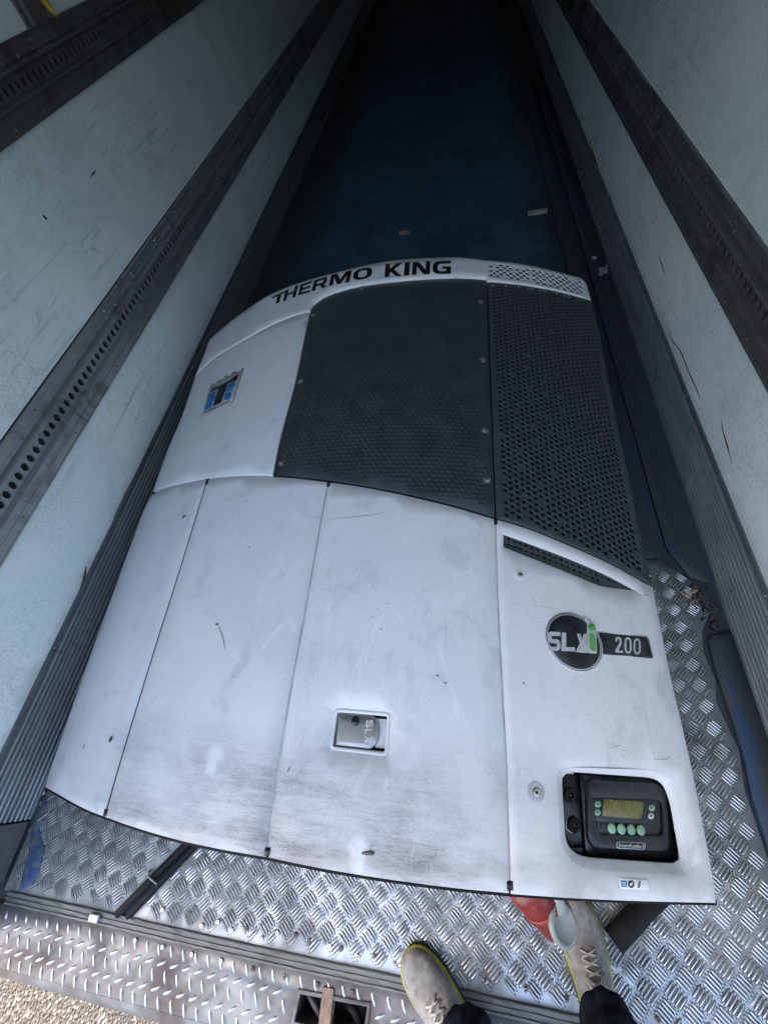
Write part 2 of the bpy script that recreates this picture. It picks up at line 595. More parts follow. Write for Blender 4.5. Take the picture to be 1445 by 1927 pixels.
GLYPH = {   # heavy extended capitals in a unit square: outline, counters
    'T': ([(0, .79), (0, 1), (1, 1), (1, .79), (.635, .79), (.635, 0), (.365, 0), (.365, .79)], []),
    'H': ([(0, 0), (0, 1), (.27, 1), (.27, .61), (.73, .61), (.73, 1), (1, 1), (1, 0), (.73, 0), (.73, .40), (.27, .40), (.27, 0)], []),
    'E': ([(0, 0), (0, 1), (1, 1), (1, .80), (.29, .80), (.29, .60), (.94, .60), (.94, .41), (.29, .41), (.29, .20), (1, .20), (1, 0)], []),
    'M': ([(0, 0), (0, 1), (.30, 1), (.50, .40), (.70, 1), (1, 1), (1, 0), (.80, 0), (.80, .66), (.59, 0), (.41, 0), (.20, .66), (.20, 0)], []),
    'K': ([(0, 0), (0, 1), (.27, 1), (.27, .62), (.66, 1), (1, 1), (.52, .54), (1, 0), (.66, 0), (.36, .37), (.27, .29), (.27, 0)], []),
    'I': ([(0, 0), (0, 1), (1, 1), (1, 0)], []),
    'N': ([(0, 0), (0, 1), (.33, 1), (.75, .36), (.75, 1), (1, 1), (1, 0), (.67, 0), (.25, .64), (.25, 0)], []),
    'L': ([(0, 0), (0, 1), (.36, 1), (.36, .22), (1, .22), (1, 0)], []),
    'X': ([(0, 0), (.31, .51), (.02, 1), (.36, 1), (.50, .72), (.64, 1), (.98, 1), (.69, .51), (1, 0), (.65, 0), (.50, .29), (.35, 0)], []),
    'R': (rounded([(0, 0), (0, 1), (1, 1), (1, .40), (.80, .36), (1, 0), (.70, 0), (.52, .35), (.27, .35), (.27, 0)], [0, 0, .24, .22, .01, 0, 0, .01, 0, 0], 4), [rounded([(.27, .55), (.27, .80), (.74, .80), (.74, .55)], [.01, .01, .12, .12], 4)]),
    'O': (rounded([(0, 0), (0, 1), (1, 1), (1, 0)], .46, 7), [rounded([(.27, .20), (.27, .80), (.73, .80), (.73, .20)], .24, 6)]),
    'G': (rounded([(0, 0), (0, 1), (.99, 1), (.99, .79), (.27, .79), (.27, .21), (.74, .21), (.74, .40), (.52, .40), (.52, .58), (1, .58), (1, 0)], [.40, .40, .01, .01, .20, .20, .01, .01, .01, .01, .01, .01], 5), []),
    'S': (rounded([(0, 0), (0, .21), (.70, .21), (.70, .40), (0, .40), (0, 1), (.97, 1), (.97, .79), (.30, .79), (.30, .61), (1, .61), (1, 0)], [.01, .01, .09, .09, .34, .34, .01, .01, .09, .09, .34, .34], 5), []),
    '2': (rounded([(0, 0), (0, .17), (.70, .66), (.70, .86), (.28, .86), (.28, .70), (0, .70), (0, 1), (1, 1), (1, .60), (.40, .14), (1, .14), (1, 0)], [.01, .05, .10, .16, .14, .01, .01, .40, .42, .14, .02, .01, .01], 5), []),
    '0': (rounded([(0, 0), (0, 1), (1, 1), (1, 0)], .48, 7), [rounded([(.27, .13), (.27, .87), (.73, .87), (.73, .13)], .22, 6)]),
}
def glyph_mesh(c):
    o, h = GLYPH[c]
    clean = lambda l: [p for i, p in enumerate(l) if math.dist(p, l[i - 1]) > 1e-4]
    xy, tri, _ = fill(ccw(clean(o)), [clean(k) for k in h], 0)
    return xy, tri

def text_mesh(txt, bold=0.0):
    cu = bpy.data.curves.new('t', 'FONT')
    cu.body = txt
    cu.offset = bold
    cu.resolution_u = 4
    o = bpy.data.objects.new('t', cu)
    COL.objects.link(o)
    dg = bpy.context.evaluated_depsgraph_get()
    me = bpy.data.meshes.new_from_object(o.evaluated_get(dg))
    bpy.data.objects.remove(o)
    bpy.data.curves.remove(cu)
    vs = [v.co.copy() for v in me.vertices]
    fs = [tuple(p.vertices) for p in me.polygons]
    bpy.data.meshes.remove(me)
    x0, x1 = min(v.x for v in vs), max(v.x for v in vs)
    y0, y1 = min(v.y for v in vs), max(v.y for v in vs)
    return [((v.x - x0) / (x1 - x0), (v.y - y0) / (y1 - y0)) for v in vs], fs

def bil(q, u, v):               # q: bottom-left, bottom-right, top-right, top-left
    return tuple((1 - u) * (1 - v) * q[0][j] + u * (1 - v) * q[1][j] + u * v * q[2][j] + (1 - u) * v * q[3][j] for j in (0, 1))

def lettering(name, txt, q, mat, parent, off=.0012, bold=0.0):
    uv, fs = glyph_mesh(txt) if txt in GLYPH else text_mesh(txt, bold)
    vs = []
    for u, v in uv:
        x, y = at(*bil(q, u, v), off)
        vs.append((x, y, S(x, y) + off))
    o = mesh(name, vs, fs, mat, parent)
    bm = bmesh.new(); bm.from_mesh(o.data)
    bmesh.ops.recalc_face_normals(bm, faces=bm.faces[:])
    if bm.faces and sum(f.normal.z for f in bm.faces) < 0: bmesh.ops.reverse_faces(bm, faces=bm.faces[:])
    bm.to_mesh(o.data); bm.free()
    return o

def decal(name, px, mat, parent, off=.001, grid=.05, holes_px=()):
    return cover(name, px, mat, parent, off, .0012, 0, holes_px, grid, .0002)

def zm(pts, ox, oy, sc): return [(ox + x / sc, oy + y / sc) for x, y in pts]

# ================================================================== THE TRAILER
WX = 1.23
YE = 13.4
# ground behind the trailer
g = mesh('ground', [(-300, -300, -1.15), (300, -300, -1.15), (300, 300, -1.15), (-300, 300, -1.15)], [(0, 1, 2, 3)], M_GROUND)
struct(g)
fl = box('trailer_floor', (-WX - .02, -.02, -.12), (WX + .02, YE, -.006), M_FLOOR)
struct(fl)
struct(box('trailer_roof', (-WX - .08, -.10, 2.62), (WX + .08, YE + .1, 2.70), M_ROOF))
struct(box('wall_front', (-WX - .08, YE, -.12), (WX + .08, YE + .08, 2.615), M_ROOF))

def wall(side):
    s = -1 if side == 'left' else 1
    w = box('wall_' + side, (min(s * (WX + .012), s * (WX + .08)), -.03, -.12), (max(s * (WX + .012), s * (WX + .08)), YE, 2.615), M_RAILDK)
    struct(w)
    for za, zb in ((.222, .548), (.757, 1.262), (1.452, 2.60)):
        for ya, yb in ((.02, 4.688), (4.694, 9.3), (9.306, YE - .01)):
            xa, xb = s * WX, s * (WX + .0115)
            box('wall_panel', (min(xa, xb), ya, za), (max(xa, xb), yb, zb), M_WALL, w)
    return w
wall_l = wall('left')
wall_r = wall('right')

def extrude_profile(name, prof, s, ya, yb, mat, parent=None, cuts=14):
    """prof: (inward depth, height) polyline swept along the trailer"""
    vs, fs = [], []
    n = len(prof)
    ys = [ya + (yb - ya) * (k / cuts) ** 1.6 for k in range(cuts + 1)]
    for y in ys:
        for d, z in prof: vs.append((s * (WX - d), y, z))
    for k in range(cuts):
        for i in range(n - 1):
            a, b, c, d = k * n + i, k * n + i + 1, (k + 1) * n + i + 1, (k + 1) * n + i
            fs.append((a, b, c, d) if s > 0 else (d, c, b, a))
    return mesh(name, vs, fs, mat, parent)

# ribbed scuff strips along the foot of each wall
def scuff(s, ya, label):
    root = empty('scuff_strip', (s * WX, ya, 0), label, 'scuff strip', 'ribbed scuff strips at the foot of the walls')
    extrude_profile('face', [(0.0, .2235), (.006, .2235), (.007, .220), (.007, .206), (.0015, .203), (.0015, .012), (.012, .004), (.012, -.006)], s, ya, YE - .01, M_SCUFF, root)
    for k in range(10):
        z = .194 - k * .0192
        extrude_profile('rib', [(.001, z + .0042), (.010, z + .0030), (.0118, z + .0018), (.0118, z - .0018), (.010, z - .0030), (.001, z - .0042)], s, ya, YE - .01, M_RIB, root)
    for k in range(14):
        y = ya + .16 + k * .42 + random.uniform(-.03, .03)
        for zz in (.214, .124 if k % 2 else .045):
            if zz != .214 and k % 3 == 0: continue
            v, f = tube_data([(s * (WX - .003), y, zz), (s * (WX - .0105), y, zz)], [.0055, .0035], 8)
            mesh('rivet', v, f, M_BOLT, root)
    return root
scuff(-1, .195, 'ribbed metal scuff strip along the foot of the left wall')
scuff(1, .02, 'ribbed metal scuff strip along the foot of the right wall')

# perforated load rails
def rail(s, z0, z1, label, mat, y0=.02, hole_end=5.2):
    k = (z1 - z0) / .205
    root = empty('load_rail', (s * WX, y0, z0), label, 'load rail', 'perforated load rails on the trailer walls')
    Z = lambda f: z0 + f * k
    up = [(0, Z(.206)), (.012, Z(.206)), (.014, Z(.204)), (.014, Z(.198)), (.011, Z(.195)), (.011, Z(.172)), (.013, Z(.170)), (.013, Z(.158)), (.011, Z(.157)), (.009, Z(.1555)), (.011, Z(.154)), (.032, Z(.151)), (.036, Z(.148)), (.036, Z(.143)), (.016, Z(.131)), (.010, Z(.128))]
    lowp = [(.010, Z(.083)), (.014, Z(.082)), (.026, Z(.077)), (.030, Z(.075)), (.030, Z(.068)), (.024, Z(.064)), (.013, Z(.060)), (.011, Z(.057)), (.011, Z(.036)), (.014, Z(.034)), (.014, Z(.030)), (.011, Z(.028)), (.011, Z(.008)), (.014, Z(.006)), (.014, 0 * k + z0), (0, z0)]
    extrude_profile('upper_flange', up, s, y0, YE - .01, mat, root)
    extrude_profile('lower_flange', lowp, s, y0, YE - .01, mat, root)
    # perforated web
    holes = []
    r = .0135
    y = .66
    while y < hole_end:
        holes.append([(y + r * math.cos(a * math.pi / 5), Z(.1055) + r * 1.18 * math.sin(a * math.pi / 5)) for a in range(10)])
        y += .040
    outer = [(y0, Z(.083)), (YE - .01, Z(.083)), (YE - .01, Z(.128)), (y0, Z(.128))]
    xy, tri, ids = fill(outer, holes, 0, True)
    vs = [(s * (WX - .010), a, b) for a, b in xy]
    fs = [t if s < 0 else t[::-1] for t in tri]
    for l in ids[1:]:
        q = len(vs)
        n = len(l)
        vs += [(s * (WX - .001), xy[i][0], xy[i][1]) for i in l]
        for i in range(n):
            j = (i + 1) % n
            f = (l[i], l[j], q + j, q + i)
            fs.append(f)
    mesh('perforated_web', vs, fs, mat, root)
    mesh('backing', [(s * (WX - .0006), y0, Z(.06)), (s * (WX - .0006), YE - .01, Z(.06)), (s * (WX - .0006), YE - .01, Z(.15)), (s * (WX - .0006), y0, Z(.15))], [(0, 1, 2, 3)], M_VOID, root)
    for i in range(46):
        y = .72 + i * .10
        for f, d in ((.164, .0125), (.020, .0108), (.185, .0108)):
            if f == .185 and i % 3: continue
            if f == .020 and i % 2: continue
            v, fc = tube_data([(s * (WX - d + .001), y + f, Z(f)), (s * (WX - d - .003), y + f, Z(f))], [.0052, .0032], 7)
            mesh('rivet', v, fc, M_BOLT if random.random() > .4 else M_BOLTD, root)
    return root
rail(-1, .546, .751, 'perforated metal load rail running along the middle of the left wall', M_RAIL)
rail(1, .548, .756, 'dark grimy perforated load rail along the right wall', M_RAILDK)
rail(-1, 1.262, 1.452, 'dark load rail high on the left wall in the top corner', M_RAILDK)

# upright strap track with a yellow strap, above the high rail
st = empty('strap_track', (-WX, 2.83, 1.46), 'dark upright track above the high left rail', 'track')
box('track_plate', (-WX + .001, 2.74, 1.455), (-WX + .012, 2.93, 2.55), M_RAILDK, st)
box('track_lip', (-WX + .0125, 2.76, 1.455), (-WX + .03, 2.785, 2.55), M_RAILDK, st)
box('track_lip', (-WX + .0125, 2.885, 1.455), (-WX + .03, 2.91, 2.55), M_RAILDK, st)
ys = tube('strap', [(-WX + .03, 2.825, 1.95), (-WX + .034, 2.855, 1.55), (-WX + .036, 2.885, 1.47), (-WX + .036, 2.905, 1.445)], [.013, .013, .011, .004], M_YEL, None, 8, True, .35)
tag(ys, 'yellow strap tail hanging at the top left corner', 'strap')

# rust cracks and scrapes in the wall skins (thin flakes lying on the laminate)
def flake(wallo, s, px, wid, mat):
    pts = [on_x(x, y, s * (WX - .0012)) for x, y in smooth_poly(px)]
    vs, fs = [], []
    for i, p in enumerate(pts):
        d = (pts[min(i + 1, len(pts) - 1)] - pts[max(i - 1, 0)]).normalized()
        nrm = Vector((0, -d.z, d.y))
        w = wid * (.25 + .75 * math.sin(math.pi * (i + .4) / (len(pts) + .2))) * random.uniform(.5, 1.3)
        vs += [p + nrm * w, p - nrm * w]
    for i in range(len(pts) - 1): fs.append((2 * i, 2 * i + 1, 2 * i + 3, 2 * i + 2))
    return mesh('rust_crack', vs, fs, mat, wallo)
flake(wall_l, -1, [(162, 1066), (160, 1080), (157, 1092), (152, 1108)], .006, M_RUST)
flake(wall_l, -1, [(256, 890), (240, 920), (228, 944), (214, 974)], .0035, M_RUST)
flake(wall_l, -1, [(300, 798), (275, 850), (256, 890)], .0018, M_BOLTD)
flake(wall_r, 1, [(1258, 627), (1268, 645), (1280, 660), (1296, 700), (1313, 738), (1318, 752)], .003, M_RUST)
flake(wall_r, 1, [(1357, 792), (1359, 808), (1368, 838), (1377, 872)], .004, M_RUST)
flake(wall_r, 1, [(1110, 262), (1114, 285), (1124, 312)], .010, M_RUST)
flake(wall_r, 1, [(1239, 480), (1246, 500), (1250, 515)], .003, M_BOLTD)
flake(wall_l, -1, [(182, 318), (176, 325), (170, 333)], .003, M_RUBBER)
flake(wall_l, -1, [(80, 403), (86, 410), (89, 412)], .005, M_RUBBER)

# rear frame post with its smooth corner plate
dp = empty('door_post', (-WX, .1, 0), 'smooth grey steel corner plate on the rear left door post', 'door post')
box('corner_plate', (-WX - .02, .022, .006), (-WX + .0125, .19, 2.6), M_SILL, dp, .002)
box('post', (-WX - .09, -.12, -.4), (-WX - .022, .02, 2.6), M_RUST, dp, .004)
tag(box('door_hinge_block', (-WX - .005, -.155, -.13), (-WX + .035, -.085, .0), M_WOOD, None, .006), 'small tan block jammed at the rear left corner of the sill', 'block')

# ------------------------------------------------------------------ tread plates over the rear of the floor
def in_poly_all(pts, poly): return all(inside(p, poly) for p in pts)

def tread(label, poly, mp, mb, z=0.0, ang=0.0, seed=1):
    rnd = random.Random(seed)
    root = empty('tread_plate', (sum(p[0] for p in poly) / len(poly), sum(p[1] for p in poly) / len(poly), -.006), label, 'tread plate', 'aluminium tread plates on the rear floor')
    slab('plate', poly, [], lambda x, y: z, .0058, mp, root, .25, .0008)
    P = .062
    vs, fs = [], []
    gv, gf = [], []
    inner = offset(ccw(poly), -.004)
    wide = offset(ccw(poly), .03)
    ca, sa = math.cos(ang), math.sin(ang)
    for i in range(-30, 31):
        for j in range(-6, 46):
            for k in (0, 1):
                gx, gy = (i + .5 * k) * P, (j + .5 * k) * P
                cx, cy = gx * ca - gy * sa, gx * sa + gy * ca
                if not inside((cx, cy), wide): continue
                th = ang + (math.pi / 4 if k else -math.pi / 4)
                d = Vector((math.cos(th), math.sin(th)))
                nn = Vector((-d.y, d.x))
                for b in range(-2, 3):
                    c = Vector((cx, cy)) + nn * (b * .0085)
                    L = .0220 - abs(b) * .0016 + rnd.uniform(-.001, .001)
                    if not (inside(tuple(c + d * L), inner) and inside(tuple(c - d * L), inner)): continue
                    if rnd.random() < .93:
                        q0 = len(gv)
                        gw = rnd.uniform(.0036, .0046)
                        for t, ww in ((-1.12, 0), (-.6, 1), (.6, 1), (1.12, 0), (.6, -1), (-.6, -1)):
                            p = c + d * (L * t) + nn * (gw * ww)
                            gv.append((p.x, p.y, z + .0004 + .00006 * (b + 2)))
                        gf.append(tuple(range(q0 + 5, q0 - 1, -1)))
                    s = len(vs)
                    hgt = .0030
                    w = .0024
                    for t, ww, hh in ((-1, 0, -.0004), (-.62, 1, 0), (.62, 1, 0), (1, 0, -.0004)):
                        p = c + d * (L * t)
                        if ww == 0: vs.append((p.x, p.y, z + hh))
                        else:
                            vs += [(p.x + nn.x * w, p.y + nn.y * w, z - .0004), (p.x, p.y, z + hgt), (p.x - nn.x * w, p.y - nn.y * w, z - .0004)]
                    # 0 | 1 2 3 | 4 5 6 | 7
                    fs += [(s, s + 2, s + 1), (s, s + 3, s + 2), (s + 1, s + 2, s + 5, s + 4), (s + 2, s + 3, s + 6, s + 5), (s + 4, s + 5, s + 7), (s + 5, s + 6, s + 7)]
    stuff(mesh('grime_shade', gv, gf, M_GRIMESHADE, root))  # dark outline under each bar: dirt plus painted shade for contrast
    o = mesh('raised_bars', vs, fs, mb, root, True)
    stuff(o)
    return root

gapL = [(-.765, .004), (-.598, .194), (.0, .875), (.30, 1.216)]
gapR = [(-.700, .004), (-.548, .178), (.05, .858), (.358, 1.208)]
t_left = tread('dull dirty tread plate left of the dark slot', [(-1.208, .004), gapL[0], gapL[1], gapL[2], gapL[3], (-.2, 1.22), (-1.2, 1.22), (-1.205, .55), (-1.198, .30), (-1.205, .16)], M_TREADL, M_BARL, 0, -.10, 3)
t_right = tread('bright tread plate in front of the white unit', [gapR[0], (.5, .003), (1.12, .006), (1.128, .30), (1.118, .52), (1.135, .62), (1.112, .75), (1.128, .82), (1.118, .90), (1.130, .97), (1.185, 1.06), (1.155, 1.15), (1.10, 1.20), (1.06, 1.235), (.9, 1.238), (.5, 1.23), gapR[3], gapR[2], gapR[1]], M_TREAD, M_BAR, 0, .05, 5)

def screw(parent, p, r, mat, recess=True):
    v, f = tube_data([(p[0], p[1], p[2] - .001), (p[0], p[1], p[2] + .0022), (p[0], p[1], p[2] + .0032)], [r, r, r * .75], 10)
    o = mesh('screw', v, f, mat, parent, False)
    if recess and parent.parent is None:
        mesh('screw_slot', [(p[0] - r * .45, p[1] - r * .18, p[2] + .0034), (p[0] + r * .45, p[1] - r * .18, p[2] + .0034), (p[0] + r * .45, p[1] + r * .18, p[2] + .0034), (p[0] - r * .45, p[1] + r * .18, p[2] + .0034)], [(0, 1, 2, 3)], M_VOID, o)
    return o
for i, (x, y) in enumerate(zm([(110, 632), (205, 692), (305, 678), (405, 747), (513, 710), (635, 725), (728, 765), (868, 797), (945, 818), (1060, 870), (1175, 865), (1312, 930)], 380, 1560, 3.6125)
                          + zm([(612, 545), (712, 560), (760, 605), (820, 590)], 0, 1440, 2) + [(913, 1846), (989, 1864), (1066, 1880), (1238, 1919)]):
    p = on_z(x, y, .001)
    screw(t_right, p, .0062, M_BOLTD if i in (2, 5, 6, 8, 10, 13, 18, 19) else M_BOLT)

# dark slot between the plates with two cables and a tie
tag(tube('cable', [(-.752, .004, .002), (-.66, .108, .003), (-.578, .198, .003), (-.30, .52, .003)], .0125, M_RUBBER, None, 10), 'left of the two black cables in the floor slot', 'cable', 'cables in the floor slot')
tag(tube('cable', [(-.715, .004, .001), (-.630, .102, .002), (-.555, .187, .002), (-.28, .50, .002)], .0105, M_RUBBER, None, 10), 'right of the two black cables in the floor slot', 'cable', 'cables in the floor slot')
tag(tube('cable_tie', [(-.685, .118, .002), (-.672, .108, .017), (-.645, .098, .016), (-.632, .088, .002)], .003, M_CAP, None, 6), 'grey tie holding the two cables in the floor slot', 'cable tie')

# ------------------------------------------------------------------ rear sill: seal channel, studded plate, pocket
ch = empty('seal_channel', (0, -.012, -.006), 'dirty ribbed seal channel running across behind the tread plates', 'seal channel')
vs, fs = [], []
prof = [(.0035, -.012), (.0035, .0035), (.001, .005), (-.004, .005), (-.005, .0015), (-.010, .0015), (-.011, .004), (-.016, .004), (-.017, .0005), (-.022, .0005), (-.0235, .0035), (-.0285, .0035), (-.0285, -.012)]
NX = 80
for k in range(NX + 1):
    x = -1.185 + k * (2.40 / NX)
    for (y, z) in prof: vs.append((x, y + .0012 * math.sin(x * 5.1) + random.uniform(-.0006, .0006), z + random.uniform(-.0006, .0006)))
for k in range(NX):
    for i in range(len(prof) - 1):
        a = k * len(prof) + i
        fs.append((a, a + 1, a + 1 + len(prof), a + len(prof)))
mesh('ribbed_seal', vs, fs, M_CHAN, ch)
tag(box('metal_clip', (-.842, -.022, .004), (-.808, -.002, .014), M_FOIL, None, .003), 'small bright clip on the seal channel at the left', 'clip')

sp = empty('sill_plate', (0, -.1, -.3), 'studded steel sill plate along the rear edge of the trailer', 'sill plate')
EDGE_Y = -.168
pock = [(-.133, -.120), (-.112, -.066), (.078, -.062), (.066, -.118)]
pock = [(-.128, -.125), (-.122, -.069), (.072, -.063), (.066, -.125)]
outer = [(-1.20, EDGE_Y), (1.24, EDGE_Y), (1.24, -.0290), (-1.20, -.0290)]
outer = [(x + 0, y) for x, y in outer]
slab('plate', outer, [pock], lambda x, y: -.001, .02, M_SILL, sp, .06, .0008, hole_depth=.07)
vs, fs = [], []
lip = [(EDGE_Y - .0008, -.0012), (EDGE_Y - .010, -.003), (EDGE_Y - .020, -.009), (EDGE_Y - .027, -.019), (EDGE_Y - .030, -.034), (EDGE_Y - .030, -.16), (EDGE_Y + .06, -.165)]
for k in range(41):
    x = -1.20 + k * .061
    for y, z in lip: vs.append((x, y + .003 * math.sin(x * 3.3) * (z < -.004), z))
for k in range(40):
    for i in range(len(lip) - 1):
        a = k * len(lip) + i
        fs.append((a + len(lip), a + 1 + len(lip), a + 1, a))
mesh('rolled_edge', vs, fs, M_SILL, sp, True)
# studs, alternating direction
def stud_mesh(th):
    d = Vector((math.cos(th), math.sin(th))); nn = Vector((-d.y, d.x))
    L, w, h = .0155, .0042, .0026
    v = [(-d.x * L, -d.y * L, 0)]
    for t in (-.4, .4):
        for q, z in ((1, 0), (.35, h), (-.35, h), (-1, 0)): v.append((d.x * L * t + nn.x * w * q, d.y * L * t + nn.y * w * q, z))
    v.append((d.x * L, d.y * L, 0))
    f = [(0, 2, 1), (0, 3, 2), (0, 4, 3), (1, 2, 6, 5), (2, 3, 7, 6), (3, 4, 8, 7), (9, 5, 6), (9, 6, 7), (9, 7, 8)]
    me = bpy.data.meshes.new('stud')
    me.from_pydata(v, [], f)
    me.polygons.foreach_set('use_smooth', [True] * len(f))
    me.materials.append(M_STUD)
    return me
SM = (stud_mesh(math.radians(112)), stud_mesh(math.radians(28)))
for j in range(5):
    k = j % 2
    y = -.050 - j * .0265
    for i in range(58):
        x = -1.16 + i * .0415 + k * .021
        if y < -.060 and -.155 < x < .095: continue
        if x > 1.15: continue
        o = bpy.data.objects.new('stud', SM[k])
        COL.objects.link(o)
        o.parent = sp
        o.matrix_parent_inverse = sp.matrix_basis.inverted()
        o.location = (x + random.uniform(-.001, .001), y + random.uniform(-.001, .001), -.0008)
for i, (x, y) in enumerate(zm([(510, 660), (612, 685), (722, 712), (833, 738), (950, 768), (1072, 797), (1195, 828), (1325, 857)], 0, 1440, 2)):
    screw(sp, on_z(x, y, 0), .0062, M_BOLT if i < 4 else M_BOLTD)
# pocket in the sill
pk = empty('latch_pocket', (-.03, -.1, -.07), 'rusty recessed latch pocket in the studded sill plate', 'latch pocket')
rim_o, rim_i = offset(ccw(pock), .006), offset(ccw(pock), -.0015)
slab('rim', rim_o, [rim_i], lambda x, y: .0026, .003, M_SILL, pk, 0, .001)
box('pocket_floor', (-.125, -.124, -.075), (.07, -.068, -.0705), M_VOID, pk)
box('cross_bar', (-.058, -.126, -.03), (-.026, -.046, .0048), M_RUSTPALE, pk, .002)
tube('latch_pin', [(-.115, -.075, -.035), (-.06, -.118, -.03)], .007, M_SILL, pk, 8)
tube('latch_hook', [(.0, -.082, -.04), (.03, -.09, -.03), (.05, -.118, -.035)], .011, M_RUBBER, pk, 8)
# bumper behind the sill
struct(box('bumper_beam', (-1.18, -.185, -.42), (1.22, -.10, -.168), M_RUST))

# ------------------------------------------------------------------ blue-black edging blocks beside the right scuff strip
def block(name, poly, z, label):
    o = slab(name, poly, [], lambda x, y: z, z + .005, M_EDGE, None, .08, .0012)
    return tag(o, label, 'edging strip', 'edging strips beside the right scuff strip')
block('edging_strip', [(1.140, .01), (1.214, .01), (1.214, .960), (1.205, .972), (1.150, .955), (1.140, .94), (1.134, .84), (1.140, .62), (1.128, .50)], .011, 'blue and black edging strip beside the tread plate, its end cut square')
block('edging_strip', [(1.095, 1.28), (1.145, 1.165), (1.214, 1.150), (1.214, 7.0), (1.105, 7.0), (1.115, 4.0), (1.098, 2.2)], .008, 'dark blue worn edging strip along the right scuff strip, farther in')
block('edging_strip', [(.985, 1.245), (1.040, 1.245), (1.088, 1.27), (1.092, 2.2), (1.108, 4.0), (1.098, 7.0), (.98, 7.0), (.99, 4.0), (.975, 2.2)], .006, 'black edging strip between the perforated grille and the blue strip')

# debris caught between the blocks
for i in range(34):
    a = random.uniform(0, math.pi)
    cx, cy = random.gauss(1.165, .018), random.gauss(1.07, .045)
    if not (1.13 < cx < 1.21 and .98 < cy < 1.15): continue
    L = random.uniform(.006, .018)
    d = Vector((math.cos(a), math.sin(a), random.uniform(-.1, .25))) * L
    p = Vector((cx, cy, random.uniform(.002, .010)))
    tag(tube('debris_chip', [p - d, p, p + d], [.0015, random.uniform(.002, .005), .001], random.choice([M_BOLTD, M_RUBBER, M_RUBBER, M_BOLTD]), None, 5, False, .6),
        'dark chip of dirt caught in the gap between the edging strips', 'debris', 'dirt chips between the edging strips')
for (px, lab) in (([(1278, 1113), (1290, 1120), (1301, 1127)], 'straight tan splinter at the end of the edging strip gap'), ([(1297, 1117), (1306, 1113), (1315, 1110)], 'broad tan leaf scrap by the edging strip gap'),
                  ([(1298, 1138), (1303, 1132), (1309, 1128)], 'short tan wood chip below the leaf scrap')):
    tag(tube('wood_chip', [on_z(x, y, .009) for x, y in px], [.002, .0062, .0015], M_WOOD, None, 6, False, .5), lab, 'wood chip')
tag(tube('straw', [on_z(x, y, .003) for x, y in ((70, 1546), (82, 1537), (93, 1529))], .0022, M_PALE, None, 6), 'pale straw on the floor by the left scuff strip', 'straw')
# scraps lying on the load floor
def scrap(name, px, mat, label, cat, z=.002):
    pts = [on_z(x, y, z) for x, y in px]
    n = len(pts)
    c = sum(pts, Vector()) / n
    vs = [p + Vector((0, 0, random.uniform(0, .012))) for p in pts] + [c + Vector((0, 0, .016))] + [p + Vector((0, 0, -.006)) for p in pts]
    fs = [(i, (i + 1) % n, n) for i in range(n)] + [(n + 1 + i, n + 1 + (i + 1) % n, (i + 1) % n, i) for i in range(n)]
    return tag(mesh(name, vs, fs, mat, None), label, cat)
scrap('plastic_scrap', [(1122, 512), (1126, 503), (1133, 509), (1139, 500), (1141, 497), (1146, 506), (1143, 515), (1136, 519), (1128, 520)], M_FOIL, 'crumpled clear plastic scrap beyond the corner of the grille', 'plastic scrap')
scrap('tape_strip', [(993, 398), (1029, 393), (1030, 398), (1012, 402), (994, 404)], M_PALE, 'pale strip of tape on the dark floor', 'tape')
scrap('paper_scrap', [(750, 436), (769, 434), (771, 438), (752, 441)], M_PALE, 'small pale scrap on the blue floor behind the unit', 'scrap')
scrap('paper_scrap', [(1112, 486), (1124, 482), (1126, 487), (1118, 492)], M_FOIL, 'tiny grey shred just behind the plastic scrap', 'scrap')
def lay(name, px, mat, label, cat):   # paint patch worn on to the floor
    pts = ccw([tuple(on_z(x, y, .003).xy) for x, y in px])
    return tag(slab(name, pts, [], lambda x, y: .0034, .003, mat, None, .05, .0006), label, cat)
M_BLUEPM = Mt('blue_floor_paint', .55)
M_BLUEPM.col(M_BLUEPM.mix(M_BLUEPM.rng(M_BLUEPM.noise(28, 6, .7, dist=.8), .46, .60), (.030, .075, .185), (.12, .13, .135)))
M_BLUEPM.bump(M_BLUEPM.noise(40, 5, .6), .5, .004)
M_BLUEP = M_BLUEPM.m
lay('paint_patch', rounded([(83, 1498), (92, 1520), (72, 1560), (84, 1600), (72, 1640), (58, 1672), (34, 1680), (42, 1650), (56, 1600), (60, 1560), (72, 1530)], 12), M_BLUEP, 'worn strip of blue floor paint at the rear left corner', 'paint')
for i in range(26):
    t = random.random()
    p = Vector((-1.205 + random.uniform(-.012, .022), .01 + .27 * t, 0))
    r = random.uniform(.003, .009)
    bm = bmesh.new()
    bmesh.ops.create_icosphere(bm, subdivisions=1, radius=r)
    for v in bm.verts: v.co = p + Vector((v.co.x * random.uniform(.6, 1.3), v.co.y * random.uniform(.8, 1.6), abs(v.co.z) * .7 - .004))
    me = bpy.data.meshes.new('dirt_crumb'); bm.to_mesh(me); bm.free()
    tag(link('dirt_crumb', me, random.choice([M_RUSTPALE, M_PALE, M_BOLTD])), 'crumb of dirt along the foot of the rear left post', 'dirt', 'dirt crumbs along the rear left post')

# ================================================================== THE REFRIGERATION UNIT
U = empty('refrigeration_unit', (-.08, 1.38, 0), 'big white refrigeration unit with dark grilles lying on the trailer floor', 'refrigeration unit')

